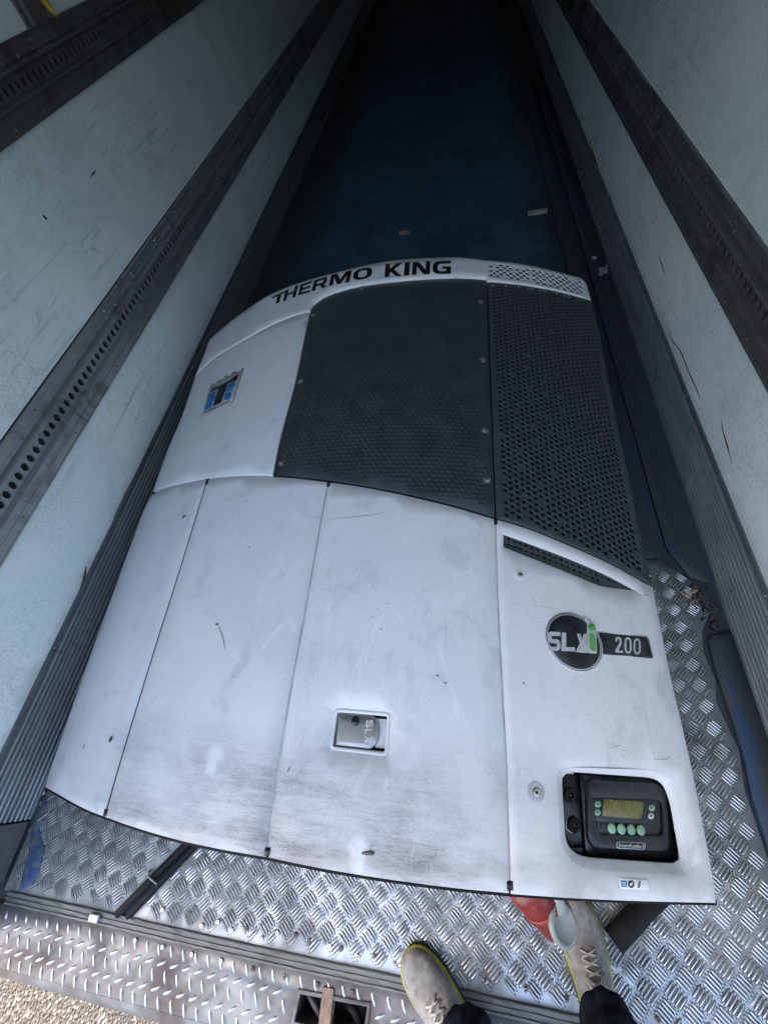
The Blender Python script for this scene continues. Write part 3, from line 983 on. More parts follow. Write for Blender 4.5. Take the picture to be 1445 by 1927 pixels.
# shared outlines (places on the bulged front)
TOP = [(395, 638), (426, 610), (454, 589), (500, 558), (550, 536), (600, 521), (649, 508), (699, 496), (749, 488.5), (799, 485), (860, 483.5), (900, 487.5), (959, 493), (994, 498), (1029, 506), (1079, 518.5)]
TOPR = [(1079, 518.5), (1092, 522), (1100, 529), (1105, 540), (1111, 562)]
SHL = [(368, 705), (382, 671), (392, 645), (395, 638)]
SEAMT = [(368, 705), (404, 672), (451, 643), (503, 614), (551, 593), (582.5, 584.5)]
INNER = [(582.5, 584.5), (584, 578), (588, 571), (610, 555), (649, 541), (699, 531), (749, 525), (799, 521), (860, 518.6), (900, 520.5), (914, 522)]
LIPB = [(917.5, 527), (959, 530.5), (994, 535), (1041, 543.5), (1076, 552), (1111, 562)]
ULL = [(368, 705), (343, 781), (315, 848), (288, 924)]
ULR = [(513, 894), (527, 823), (553, 726), (567, 662), (582.5, 584.5)]
MIDA = [(288, 924), (315, 915.5), (343, 908.5), (376, 902), (390, 899.5), (426, 896), (467, 894), (513, 894)]
MIDB = [(513, 894), (560, 897), (617, 903), (660, 909.5), (720, 920), (790, 935), (860, 952.5), (931, 973.5)]
MIDC = [(933, 974), (993, 992), (1067, 1022), (1137, 1053), (1192, 1082), (1226.5, 1103)]
DIV = [(916, 527), (919, 640), (924, 780), (928, 880), (932, 973.5)]
GR = [(1111, 562), (1126, 621), (1146, 727), (1160, 793), (1176, 866), (1192, 940), (1205, 1004), (1226.5, 1103)]
S1 = [(390, 901), (372.5, 960), (330, 1098), (285, 1240), (225, 1438), (196, 1540)]
S2 = [(618.5, 906), (607.5, 960), (575, 1145), (545, 1310), (525, 1438), (502, 1617)]
S3 = [(932.5, 976), (936, 1110), (946, 1310), (953, 1440), (960, 1685.5)]
LEFT = [(286, 930), (270, 960), (222, 1090), (170, 1232), (120, 1375), (97, 1441), (84, 1483)]
RIGHT = [(1228, 1104), (1245, 1188), (1264, 1280), (1301, 1440), (1340, 1640), (1348, 1702)]
BOT1 = [(84, 1483), (143, 1517), (170, 1530), (196, 1540)]
BOT2 = [(196, 1540), (254, 1561), (337, 1585), (420, 1603), (502, 1617)]
BOT3 = [(502, 1617), (557, 1629), (624, 1642), (723, 1658), (850, 1675), (960, 1685.5)]
BOT4 = [(960, 1685.5), (1060, 1692.5), (1163, 1697.5), (1260, 1700.5), (1348, 1702)]
rv = lambda l: l[::-1]

# dark chassis under the skins
CTRL_PX = rounded([(1056, 1452), (1240, 1465), (1258, 1500), (1280, 1626), (1090, 1613), (1064, 1590)], [22, 26, 26, 18, 30, 20], 4)
LATCH_PX = rounded([(634, 1339), (729.5, 1347), (724, 1416.5), (625.5, 1405)], 5, 3)
FLARE_PX = rounded([(1047, 1444), (1246, 1450), (1272, 1482), (1304, 1650), (1092, 1638), (1056, 1600)], [26, 34, 34, 34, 44, 30], 5)
body_px = edges_loop([SHL, TOP, TOPR, GR, RIGHT, rv(BOT4), rv(BOT3), rv(BOT2), rv(BOT1), rv(LEFT), rv(ULL)])
chas = offset(px_loop(body_px, -.02), -.022)
slab('chassis', chas, [px_loop(FLARE_PX, -.02), offset(px_loop(LATCH_PX, -.02), .012)], lambda x, y: S(x, y) - .022, .09, M_VOID, U, .07, .001, wall_to=.02, hole_depth=.09)

# --- top shroud with the maker's name and its perforated corner
SHR = edges_loop([SHL, TOP, TOPR, rv(LIPB), [(917.5, 527), (914, 522)], rv(INNER), rv(SEAMT)])
def lattice_px(cols, rows, fn, stag=True):
    out = []
    for r in range(rows):
        for c in range(cols):
            out.append(fn((c + (.5 if stag and r % 2 else 0)) / cols, r / max(1, rows - 1)))
    return out
def ring(cx, cy, r, n=8, ph=0.0, sy=1.0): return [(cx + r * math.cos(ph + 2 * math.pi * k / n), cy + r * sy * math.sin(ph + 2 * math.pi * k / n)) for k in range(n)]

gq = [(922, 516.5), (1098, 553), (1094, 530.5), (922, 496)]          # corner of the grid of slots
def curveq(u, v):
    x, y = bil(gq, u, v)
    return (x, y - 4.0 * math.sin(math.pi * u))
sh_holes = []
OFFS = .008
for r in range(6):
    for c in range(14):
        u = (c + (.5 if r % 2 else 0)) / 14 + .012
        if u > .985: continue
        x, y = at(*curveq(u, r / 5), OFFS)
        sh_holes.append([(x + .0104 * math.cos(a) , y + .0092 * math.sin(a)) for a in [k * math.pi / 3 for k in range(6)]])
shroud = slab('top_shroud', offset(px_loop(SHR, OFFS), -.001), sh_holes, lambda x, y: S(x, y) + OFFS, .022, M_PANEL, U, .04, .0022, many=True, hole_depth=.002, hole_lip=.0003)
cover('corner_backing', edges_loop([[(917, 492), (959, 495), (994, 500), (1029, 508), (1079, 521), (1100, 532)], [(1100, 532), (1106, 555)], [(1106, 555), (1076, 548), (1041, 540), (994, 531), (959, 526), (917, 521)], [(917, 521), (917, 492)]]), M_VOID, shroud, OFFS - .003, .004, .002, grid=.03)
Q = {'T': [(35, 386), (142, 338), (165, 260), (48, 314)], 'H': [(128, 350), (225, 310), (247, 224), (150, 264)], 'E': [(243, 303), (332, 279), (352, 190), (262, 222)],
     'R': [(345, 273), (458, 238), (466, 157), (365, 190)], 'M': [(475, 231), (630, 202), (652, 112), (495, 148)], 'O': [(656, 194), (800, 166), (808, 84), (664, 112)],
     'K': [(897, 166), (1028, 156), (1034, 55), (905, 66)], 'I': [(1043, 153), (1083, 150), (1089, 50), (1050, 54)], 'N': [(1103, 148), (1238, 142), (1244, 43), (1110, 50)], 'G': [(1260, 141), (1398, 139), (1400, 41), (1264, 44)]}
for chh, q in Q.items():
    lettering('letter', chh, zm(q, 500, 480, 4.014), M_LETTER, shroud, OFFS + .0016, .032)

# --- upper left skin
ul = cover('side_panel', edges_loop([SEAMT, rv(ULR), rv(MIDA), rv(ULL)]), M_PANEL, U, .004, .02, .0018)
# raised lip beside the dark panel
cover('panel_lip', [(x - 7, y) for x, y in edges_loop([ULR])] + [(x - 1, y) for x, y in rv(edges_loop([ULR]))], M_PANEL, ul, .009, .008, .0004, grid=0)

# --- dark dimpled panel
DK = edges_loop([INNER, [(914, 522), (916, 527)], DIV, rv(MIDB), ULR])
dk = cover('dimpled_panel', DK, M_DARK2, U, -.003, .015, .0012)
dkp = offset(px_loop(DK, -.003), -.026)
vs, fs = [], []
PX, PY = .0212, .0168
r = 0
y = .9
while y < 2.6:
    x = -1.1 + (PX / 2 if r % 2 else 0)
    while x < .8:
        # the lattice is turned slightly with the panel
        gx, gy = x - .035 * (y - 1.2), y + .02 * x
        if inside((gx, gy), dkp):
            z = S(gx, gy) - .003
            s = len(vs)
            for k in range(6):
                a = k * math.pi / 3
                vs.append((gx + .0080 * math.cos(a), gy + .0070 * math.sin(a), z - .0003))
            for k in range(6):
                a = k * math.pi / 3
                vs.append((gx + .0040 * math.cos(a), gy + .0034 * math.sin(a), z + .0022))
            fs.append(tuple(range(s + 6, s + 12)))
            for k in range(6): fs.append((s + k, s + (k + 1) % 6, s + 6 + (k + 1) % 6, s + 6 + k))
        x += PX
    y += PY
    r += 1
stuff(mesh('dimples', vs, fs, M_DARK2, dk, True))

# --- right perforated grille
GRP = edges_loop([[(917.5, 528), (959, 531), (994, 535.5), (1041, 544), (1076, 552.5), (1111, 562)], GR, rv(MIDC), rv([(918.5, 528), (921.5, 640), (926.5, 780), (930.5, 880), (934, 974)])])
OFG = .001
gpoly = offset(px_loop(GRP, OFG), -.0012)
gin = offset(gpoly, -.019)
holes = []
HC, VC = .0193, .0223
ci = 0
x = .36
while x < 1.0:
    y = 1.0 + (VC / 2 if ci % 2 else 0)
    while y < 2.62:
        gx, gy = x + .006 * (y - 1.5), y
        if inside((gx, gy), gin): holes.append([(gx + .0073 * math.cos(k * math.pi / 4 + .39), gy + .0073 * math.sin(k * math.pi / 4 + .39)) for k in range(8)])
        y += VC
    x += HC
    ci += 1
grille = slab('perforated_grille', gpoly, holes, lambda x, y: S(x, y) + OFG, .018, M_DARK, U, .06, .0016, many=True, hole_depth=.003, hole_lip=.0004)
# rubber strip between dimpled panel and grille
cover('divider_strip', [(x - 3.0, y) for x, y in edges_loop([DIV])] + [(x + 3.0, y) for x, y in rv(edges_loop([DIV]))], M_RUBBER, U, -.006, .008, 0, grid=0)

# --- lower skins
lo1 = cover('end_panel', edges_loop([[(286, 930)] + [(p[0], p[1] + 2) for p in MIDA[1:5]], S1, rv(BOT1), rv(LEFT)]), M_PANEL, U, 0, .025, .0036)
lo2 = cover('lower_door', edges_loop([[(390, 901.5)] + [(p[0], p[1] + 2) for p in MIDA[5:]] + [(560, 899), (618.5, 906)], S2, rv(BOT2), rv(S1)]), M_PANEL, U, 0, .025, .0038)
# latch recess hole in the middle door
lo3 = cover('lower_door', edges_loop([[(618.5, 906), (660, 911.5), (720, 922), (790, 937), (860, 954.5), (932.5, 976)], S3, rv(BOT3), rv(S2)]), M_PANEL, U, 0, .025, .0040, [LATCH_PX], hole_depth=.03)
VENT_PX = rounded(zm([(312, 230), (700, 372), (1000, 498), (1205, 612), (1190, 620), (975, 592), (700, 478), (312, 324)], 860, 940, 3.6125), [3, 40, 60, 3, 2, 12, 40, 3], 4)
cp = cover('control_panel', edges_loop([[(932.5, 976)] + [(p[0], p[1] + 2) for p in MIDC[1:]], RIGHT, rv(BOT4), rv(S3)]), M_PANEL, U, 0, .025, .0030, [VENT_PX, FLARE_PX], hole_depth=.012)
# black end caps and gaskets of the seams
def strip(name, px, w, mat, parent, off, depth=.006):
    l = smooth_poly(px)
    return cover(name, [(x - w, y) for x, y in l] + [(x + w, y) for x, y in rv(l)], mat, parent, off, depth, 0, grid=0)
strip('gasket', S1[:-1] + [(200, 1526)], 3.0, M_VOID, U, -.0012)
strip('gasket', S2[:-1] + [(504, 1600)], 4.5, M_VOID, U, -.0025)
strip('gasket', [(x + 1, y) for x, y in S2[:-1]] + [(505, 1600)], 2.3, M_GASKET, U, -.0012)
strip('gasket', S3[:-1] + [(959.4, 1662)], 4.0, M_VOID, U, -.0025)
strip('gasket', [(x - .8, y) for x, y in S3[:-1]] + [(958.4, 1662)], 1.3, M_GASKET, U, -.0012)
for px, w in (([(199.5, 1524), (196.5, 1536)], 3.0), ([(503.5, 1597), (501.6, 1611)], 4.5), ([(959.2, 1660), (959.8, 1676)], 5), ([(390.5, 901), (388, 911)], 2.2), ([(618.4, 905), (617, 915)], 2.6), ([(932.4, 975), (932.8, 986)], 2.8)):
    strip('seam_cap', px, w, M_BLACK, U, .0012, .01)

bl_ = smooth_poly(BOT1)[:-1] + smooth_poly(BOT2)[:-1] + smooth_poly(BOT3)[:-1] + smooth_poly(BOT4)
cover('edge_trim', [(x, y - 6) for x, y in bl_] + [(x, y + 1.8) for x, y in rv(bl_)], M_RUBBER, U, -.009, .016, 0, grid=0)

# --- vent slot insert
vp = px_loop(VENT_PX, -.006)
vh = []
for r, (a, b, n) in enumerate((((350, 268), (1065, 561), 19), ((350, 306), (957, 548), 16))):
    for i in range(n):
        t = i / (n - 1)
        # gently bowed row of holes
        q = (a[0] + (b[0] - a[0]) * t, a[1] + (b[1] - a[1]) * t - 8 * math.sin(math.pi * t))
        x, y = at(*zm([q], 860, 940, 3.6125)[0], -.006)
        vh.append([(x + .0054 * math.cos(k * math.pi / 4), y + .0054 * math.sin(k * math.pi / 4)) for k in range(8)])
slab('vent_insert', offset(vp, .003), vh, lambda x, y: S(x, y) - .006, .006, M_DARK, cp, 0, .0008, many=True, hole_depth=.005)

# --- bolts on the skins
def bolt(parent, px, off, r, mat=M_BOLT, washer=None, wr=0):
    x, y = at(px[0], px[1], off)
    z = S(x, y) + off
    e = .004
    nrm = Vector((-(S(x + e, y) - S(x - e, y)) / (2 * e), -(S(x, y + e) - S(x, y - e)) / (2 * e), 1)).normalized()
    c = Vector((x, y, z))
    if washer:
        v, f = tube_data([c - nrm * .001, c + nrm * .0012, c + nrm * .0018], [wr, wr, wr * .85], 18)
        mesh('washer', v, f, washer, parent, False)
    v, f = tube_data([c - nrm * .001, c + nrm * .004, c + nrm * .0055], [r, r * .95, r * .6], 10)
    mesh('bolt', v, f, mat, parent, False)
    v, f = tube_data([c + nrm * .0056, c + nrm * .0060], [r * .38, r * .34], 6)
    mesh('bolt_socket', v, f, M_VOID, parent, False)
for q in ((681, 541), (590, 592), (565, 718), (530, 871), (904, 567), (908, 677), (912, 810), (916, 903)):
    bolt(dk, q, -.003, .0080, M_BOLT, M_STEEL, .0125)
bolt(lo1, (347, 973), 0, .007, M_BOLTD, M_PANEL, .014)
bolt(lo1, (210, 1392), 0, .008, M_BOLTD, M_PANEL, .013)
bolt(cp, (978, 1082), 0, .0085, M_BOLT, M_PANEL, .018)
bolt(cp, (1008, 1491), 0, .0095, M_BOLT, M_GASKET, .021)
bolt(lo2, (408.5, 1175.5), 0, .003, M_BOLTD)
# chips and scuffs that stand out on the doors
def mark(parent, px, w, mat, name='scratch'):
    l = smooth_poly(px)
    n = len(l)
    a, b = [], []
    for i, (x, y) in enumerate(l):
        x1, y1 = l[min(i + 1, n - 1)]; x0, y0 = l[max(i - 1, 0)]
        d = math.hypot(x1 - x0, y1 - y0) or 1
        k = w * (.3 + .7 * math.sin(math.pi * (i + .5) / n))
        a.append((x - (y1 - y0) / d * k, y + (x1 - x0) / d * k)); b.append((x + (y1 - y0) / d * k, y - (x1 - x0) / d * k))
    vs, fs = [], []
    for p, q in zip(a, b):
        for pp in (p, q):
            x, y = at(pp[0], pp[1], .0016)
            vs.append((x, y, S(x, y) + .0016))
    for i in range(n - 1): fs.append((2 * i, 2 * i + 1, 2 * i + 3, 2 * i + 2))
    return mesh(name, vs, fs, mat, parent)
mark(lo2, [(411, 1178), (415, 1188), (420, 1203), (423, 1222)], .7, M_RUSTPALE)
mark(lo3, [(819, 1272), (823, 1272.5), (827, 1272)], .7, M_LETTER)
mark(lo3, [(834, 1285), (838, 1286), (841, 1285.5)], .8, M_LETTER)
mark(cp, [(983, 1284), (986, 1286), (988, 1289)], .9, M_LETTER)
mark(cp, [(1211, 1120.5), (1216, 1120), (1221, 1119)], .6, M_LETTER)
mark(lo3, [(716, 1183), (718, 1185)], 1.2, M_LETTER)
mark(lo2, [(467, 1029), (469, 1031)], 1.2, M_LETTER)
mark(lo3, [(545, 1443), (543, 1449), (541, 1453)], .8, M_LETTER)
mark(cp, [(1229, 1428), (1246, 1429.5), (1257, 1428), (1259, 1422)], .5, M_BOLTD)
mark(cp, [(1153, 1408), (1160, 1404), (1167, 1403)], .5, M_BOLTD)
mark(lo3, [(618, 977), (660, 973), (700, 969), (725, 963)], .35, M_BOLTD)
mark(ul, [(511, 655), (517, 652), (523, 649)], .9, M_BOLTD)
mark(ul, [(475, 729), (480, 727), (486, 725)], .5, M_BOLTD)
mark(lo1, [(156, 1411), (158, 1405), (160, 1400)], .6, M_BOLTD)
decal('chip', rounded(zm([(1082, 165), (1150, 152), (1172, 165), (1160, 186), (1090, 176)], 380, 1560, 3.6125), 2), M_BOLTD, lo3, .0026, 0)

# --- door latch
lz = lambda pts: zm(pts, 600, 1320, 9.03)
latch = cover('latch_tray', LATCH_PX, M_BLACK, U, -.024, .004, -.012, grid=0)
cover('tray_floor', lz([(960, 300), (1150, 315), (1170, 560), (1120, 795), (960, 780)]), M_PANEL, latch, -.012, .004, grid=0)
slab('latch_surround', offset(px_loop(LATCH_PX, .001), .007), [offset(px_loop(LATCH_PX, .001), .0005)], lambda x, y: S(x, y) + .0007, .002, M_PANEL, latch, 0, .0012)
pl = rounded(lz([(340, 200), (890, 240), (1000, 330), (1010, 500), (985, 700), (880, 805), (285, 740)]), [1, 5, 6, 6, 6, 5, 1], 4)
pad = cover('latch_paddle', pl, M_STEEL, latch, -.003, .010, grid=.02, lip=.0014)
lock = decal('lock_barrel', [(600 + (620 + 68 * math.cos(a)) / 9.03, 1320 + (338 + 88 * math.sin(a)) / 9.03) for a in [k * math.pi / 10 for k in range(20)]], M_BADGE, latch, -.001, 0)
decal('key_slot', lz([(572, 335), (640, 345), (638, 358), (570, 348)]), M_VOID, latch, .0006, 0)
lettering('letter', 'S', lz([(800, 320), (808, 455), (925, 440), (918, 310)][::1] and [(812, 318), (796, 455), (905, 440), (922, 318)]), M_GREYPR, latch, -.0012, 0)
lettering('letter', 'L', lz([(785, 470), (770, 560), (890, 560), (900, 470)]), M_GREYPR, latch, -.0012, 0)
lettering('letter', 'X', lz([(782, 585), (768, 710), (900, 722), (918, 590)]), M_GREYPR, latch, -.0012, 0)

# --- model badge
bz = lambda pts: zm(pts, 1000, 1130, 5.78)
badge = empty('b', (0, 0, 0), 'x', 'x'); bpy.data.objects.remove(badge)
# a round plate: centre and radius on the panel
bc = Vector(at(*bz([(464, 450)])[0]))
ex = [Vector(at(*q)) for q in bz([(158, 385), (775, 545), (400, 115), (525, 785)])]
br_ = sum((e - bc).length for e in ex) / 4
def disc_loop(r, n=48, c=None):
    c = c or bc
    return [(c.x + r * math.cos(2 * math.pi * k / n), c.y + r * .97 * math.sin(2 * math.pi * k / n)) for k in range(n)]
zo = lambda o: (lambda x, y: S(x, y) + o)
tail = slab('badge', px_loop(rounded(bz([(700, 338), (1272, 392), (1332, 642), (740, 590)]), [1, 7, 5, 1], 4)), [], zo(.0016), .003, M_GREYPR, U, .02, .0006)
slab('number_plate', px_loop(rounded(bz([(735, 350), (1262, 402), (1320, 630), (745, 582)]), [1, 6, 4, 1], 4), .0022), [], zo(.0022), .0006, M_BADGE, tail, .02, .0003)
slab('badge_rim', disc_loop(br_), [], zo(.0028), .004, M_GREYPR, tail, .03, .0008)
slab('badge_line', disc_loop(br_ * .965), [disc_loop(br_ * .945)], zo(.0032), .0004, M_BOLTD, tail, 0, .0002)
slab('badge_face', disc_loop(br_ * .905), [], zo(.0034), .0006, M_BADGE, tail, .03, .0003)
# light crescent carrying the green letter
decal('badge_swoosh', rounded(bz([(560, 165), (640, 215), (700, 300), (712, 578), (606, 572), (508, 566), (575, 440), (604, 345), (606, 265)]), 2.2, 3), M_GREYPR, tail, .0042, 0)
for t, q in (('S', [(190, 548), (312, 552), (318, 345), (172, 338)]), ('L', [(324, 550), (474, 556), (458, 352), (330, 350)]), ('X', [(480, 562), (632, 572), (612, 366), (486, 362)])):
    lettering('letter', t, bz(q), M_GREYPR, tail, .0046, .045)
decal('green_dot', [(1000 + (655 + 40 * math.cos(a)) / 5.78, 1130 + (293 + 42 * math.sin(a)) / 5.78) for a in [k * math.pi / 10 for k in range(20)]], M_GREEN, tail, .0054, 0)
decal('green_stem', rounded(bz([(630, 356), (672, 362), (696, 420), (698, 552), (650, 552), (632, 520)]), [1, 5, 5, 2, 4, 2], 4), M_GREEN, tail, .0054, 0)
for t, q in (('2', [(912, 568), (998, 572), (972, 398), (912, 398)]), ('0', [(1010, 578), (1092, 582), (1088, 404), (1010, 400)]), ('0', [(1108, 588), (1190, 590), (1188, 416), (1108, 412)])):
    lettering('digit', t, bz(q), M_GREYPR, tail, .0032, .004)

# --- maker's crest on the upper left skin
cz = lambda pts: zm(pts, 360, 680, 12.04)
crest_px = [(205, 1285), (440, 520), (480, 492), (508, 522), (545, 510), (590, 440), (635, 408), (662, 432), (705, 415), (765, 330), (812, 315), (835, 340), (880, 320), (930, 250), (985, 228), (1015, 255), (1075, 235), (1130, 170), (1190, 145), (950, 890), (915, 945), (860, 980)]
crest = decal('crest', cz(crest_px), M_LETTER, ul, .0055, 0)
lp = px_loop(cz(crest_px), .0065)
slab('crest_field', offset(lp, -.0024), [], zo(.0068), .001, M_PINKGR, ul, 0, .0002)
O2 = .0080
decal('crest_letter', cz([(432, 705), (465, 608), (1058, 300), (1026, 412), (822, 500), (662, 930), (482, 1012), (610, 615)]), M_LETTER, ul, O2, 0)
decal('crest_blue', cz([(288, 1115), (402, 745), (548, 672), (528, 770), (545, 800), (478, 905), (432, 1055)]), M_BLUEPR, ul, O2, 0)
decal('crest_blue', cz([(765, 668), (840, 515), (1005, 452), (985, 545), (900, 655), (820, 690), (775, 720)]), M_BLUEPR, ul, O2, 0)
decal('crest_blue', cz([(722, 892), (748, 812), (730, 800), (748, 740), (870, 690), (905, 720), (890, 800), (860, 850)]), M_BLUEPR, ul, O2, 0)
lettering('letter', 'THERMO KING', cz([(262, 1200), (858, 915), (872, 868), (285, 1145)]), M_LETTER, ul, O2 + .0006, .02)

# --- controller in its flared recess
fo = px_loop(FLARE_PX, 0)
# funnel from the panel opening down to the inner opening
inner_px = [(x, y) for x, y in CTRL_PX]
def resample(l, n, start):
    l = l + [l[0]]
    d = [0]
    for i in range(1, len(l)): d.append(d[-1] + math.dist(l[i], l[i - 1]))
    out = []
    j = 0
    for k in range(n):
        t = d[-1] * k / n
        while d[j + 1] < t: j += 1
        f = (t - d[j]) / max(1e-9, d[j + 1] - d[j])
        out.append((l[j][0] + (l[j + 1][0] - l[j][0]) * f, l[j][1] + (l[j + 1][1] - l[j][1]) * f))
    return out
NF = 72
cxm, cym = 1166, 1540
def polar(l, n):
    res = []
    l2 = l + [l[0]]
    for k in range(n):
        a = 2 * math.pi * k / n
        dx, dy = math.cos(a), math.sin(a)
        best = None
        for i in range(len(l)):
            x1, y1 = l2[i][0] - cxm, l2[i][1] - cym
            x2, y2 = l2[i + 1][0] - cxm, l2[i + 1][1] - cym
            ex_, ey_ = x2 - x1, y2 - y1
            den = dx * ey_ - dy * ex_
            if abs(den) < 1e-9: continue
            t = (x1 * ey_ - y1 * ex_) / den
            s_ = (x1 * dy - y1 * dx) / den
            if t > 0 and -1e-6 <= s_ <= 1 + 1e-6: best = t
        res.append((cxm + dx * best, cym + dy * best))
    return res
pa, pb = polar(FLARE_PX, NF), polar(CTRL_PX, NF)
vs, fs = [], []
lev = ((0, .0004), (.12, -.0012), (.45, -.008), (.8, -.014), (.94, -.0165), (1.0, -.020), (1.0, -.034))
for t, o in lev:
    for A, B in zip(pa, pb):
        x, y = at(A[0] + (B[0] - A[0]) * t, A[1] + (B[1] - A[1]) * t, o)
        vs.append((x, y, S(x, y) + o))
for i in range(len(lev) - 1):
    for k in range(NF):
        j = (k + 1) % NF
        fs.append((i * NF + k, i * NF + j, (i + 1) * NF + j, (i + 1) * NF + k)[::-1])
ctl = mesh('controller_recess', vs, fs, M_PANEL, U, True)
bm = bmesh.new(); bm.from_mesh(ctl.data)
bmesh.ops.recalc_face_normals(bm, faces=bm.faces[:])
if sum(f.normal.z for f in bm.faces) < 0: bmesh.ops.reverse_faces(bm, faces=bm.faces[:])
bm.to_mesh(ctl.data); bm.free()
kz = lambda pts: zm(pts, 1000, 1430, 4.817)
con = cover('controller', [(cxm + (x - cxm) * 1.12, cym + (y - cym) * 1.14) for x, y in CTRL_PX], M_BLACK, U, -.050, .03, 0, grid=0)
cover('case', rounded(kz([(440, 120), (1215, 160), (1330, 900), (500, 900)]), [10, 22, 16, 20], 4), M_BLACK, con, -.040, .012, 0, grid=0, lip=.004)
cover('bezel', rounded(kz([(505, 182), (1185, 225), (1225, 420), (1235, 790), (1210, 830), (560, 800), (515, 700)]), [14, 24, 20, 14, 10, 16, 12], 4), M_BEZEL, con, -.030, .012, 0, grid=0, lip=.005,
      holes_px=[rounded(kz([(555, 340), (1185, 365), (1200, 700), (600, 690)]), [8, 12, 12, 12], 4)])
cover('key_field', rounded(kz([(545, 330), (1195, 355), (1210, 710), (590, 700)]), 8, 4), M_BLACK, con, -.035, .006, 0, grid=0)
cover('display_frame', rounded(kz([(565, 345), (1130, 372), (1120, 590), (585, 560)]), 6, 4), M_BEZEL, con, -.0315, .004, 0, grid=0, lip=.0012)
decal('screen_rim', kz([(640, 350), (1032, 378), (1010, 550), (632, 518)]), M_BADGE, con, -.0302, 0)
decal('screen', kz([(658, 358), (1018, 385), (996, 538), (645, 510)]), M_LCD, con, -.0296, 0)
def oval(cx, cy, rx, ry, tilt=0.0, n=16):
    out = []
    for k in range(n):
        a = 2 * math.pi * k / n
        x, y = rx * math.cos(a), ry * math.sin(a)
        out.append((cx + x * math.cos(tilt) - y * math.sin(tilt), cy + x * math.sin(tilt) + y * math.cos(tilt)))
    return out
for cx, cy in ((728, 626), (816, 632), (905, 637), (994, 642)):
    cover('button', kz(oval(cx, cy, 32, 47, -.38)), M_BTN, con, -.0315, .004, 0, grid=0, lip=.0012)
for i, (cx, cy) in enumerate(((604, 405), (600, 480), (1092, 440), (1086, 512))):
    cover('key', kz(oval(cx, cy, 25, 26)), M_BTN if i < 3 else M_GREYPR, con, -.0285, .003, 0, grid=0, lip=.0008)
    decal('key_mark', kz([(cx - 10, cy + 4), (cx + 8, cy - 8), (cx + 11, cy - 3), (cx - 7, cy + 9)]), M_BLACK, con, -.0272, 0)
np_o = rounded(kz([(770, 745), (1035, 757), (1030, 817), (772, 806)]), 4.5, 4)
decal('name_plate_rim', np_o, M_GREYPR, con, -.0288, 0)
decal('name_plate', rounded(kz([(777, 751), (1028, 763), (1024, 811), (779, 800)]), 4, 4), M_BLACK, con, -.0280, 0)
lettering('letter', 'SmartReefer3', kz([(788, 793), (1018, 804), (1018, 771), (788, 760)]), M_GREYPR, con, -.0270, .01)
# connectors beside the controller
for (cx, cy) in ((350, 322), (388, 600)):
    c0 = kz([(cx, cy)])[0]
    cover('socket', ring(c0[0], c0[1], 11, 16, 0, 1.25), M_RUBBER, con, -.040, .009, 0, grid=0, lip=.002, holes_px=[ring(c0[0] + 1, c0[1], 5.5, 12, 0, 1.2)])
    decal('socket_pin', ring(c0[0] + 1, c0[1], 2.6, 8), M_DARK, con, -.044, 0)
tube('wire', [(*at(*kz([(318, 545)])[0], -.036), 0), (*at(*kz([(312, 625)])[0], -.036), 0), (*at(*kz([(368, 668)])[0], -.036), 0)], .0012, M_GASKET, con, 6)
w_ = con.children[-1]
for v in w_.data.vertices: v.co.z += S(v.co.x, v.co.y) - .036
decal('clip', kz([(345, 800), (465, 803), (455, 838), (360, 832)]), M_DARK, con, -.044, 0)
decal('clip', kz([(310, 108), (382, 112), (380, 132), (305, 128)]), M_GASKET, con, -.046, 0)

# --- small service label (its square code is left blank)
lbl = decal('service_label', kz([(792, 1074), (1052, 1096), (1064, 1184), (806, 1170)]), M_WHITEPR, cp, .0014, 0)
decal('label_icon', kz([(808, 1100), (862, 1104), (868, 1160), (818, 1156)]), M_BLUEPR, cp, .0026, 0)
decal('label_icon', kz(oval(904, 1132, 28, 34)), M_LETTER, cp, .0026, 0)
decal('label_icon', kz(oval(905, 1130, 12, 17, .5)), M_WHITEPR, cp, .0036, 0)
decal('label_icon', kz([(978, 1106), (988, 1106), (984, 1150), (974, 1168), (966, 1164)]), M_BOLTD, cp, .0026, 0)
lettering('letter', 'TK', kz([(822, 1150), (862, 1153), (856, 1110), (814, 1108)]), M_WHITEPR, cp, .0034, .01)

# --- red power inlet with its hinged flap, poking out below the control panel
pi_ = empty('p', (0, 0, 0), 'p', 'p'); bpy.data.objects.remove(pi_)
P0, P1 = on_z(980, 1648, .28), on_z(1046, 1730, .20)
ax_ = (P1 - P0).normalized()
LN = (P1 - P0).length
inlet = tube('power_inlet', [P0, P0 + ax_ * LN * .42, P0 + ax_ * LN * .45, P0 + ax_ * LN * .97, P1], [.050, .050, .047, .046, .043], M_RED, U, 28)
tube('collar', [P0 + ax_ * LN * f for f in (.50, .515, .60, .615)], [.047, .051, .051, .047], M_RED, inlet, 28)
fn = Vector((.50, .02, .86)).normalized()
cc = on_z(1060, 1742, .265)
ex1 = Vector((.97, .20, 0)); ex1 = (ex1 - fn * ex1.dot(fn)).normalized(); ey1 = fn.cross(ex1)
vs, fs = [], []
for r, h in ((.046, -.010), (.048, .000), (.044, .004), (.036, .0045), (.034, .002), (.0, .002)):
    for k in range(32):
        a = 2 * math.pi * k / 32
        vs.append(cc + ex1 * (r * .74 * math.cos(a)) + ey1 * (r * .86 * math.sin(a)) + fn * h)
for i in range(5):
    for k in range(32): fs.append((i * 32 + k, i * 32 + (k + 1) % 32, (i + 1) * 32 + (k + 1) % 32, (i + 1) * 32 + k))
fs.append(tuple(range(31, -1, -1)))
flap = mesh('flap', vs, fs, M_CAP, inlet, True)
tube('flap_hinge', [on_z(1046, 1682, .30), on_z(1054, 1700, .30), on_z(1060, 1722, .285)], [.011, .010, .012], M_CAP, inlet, 10, True, .4)

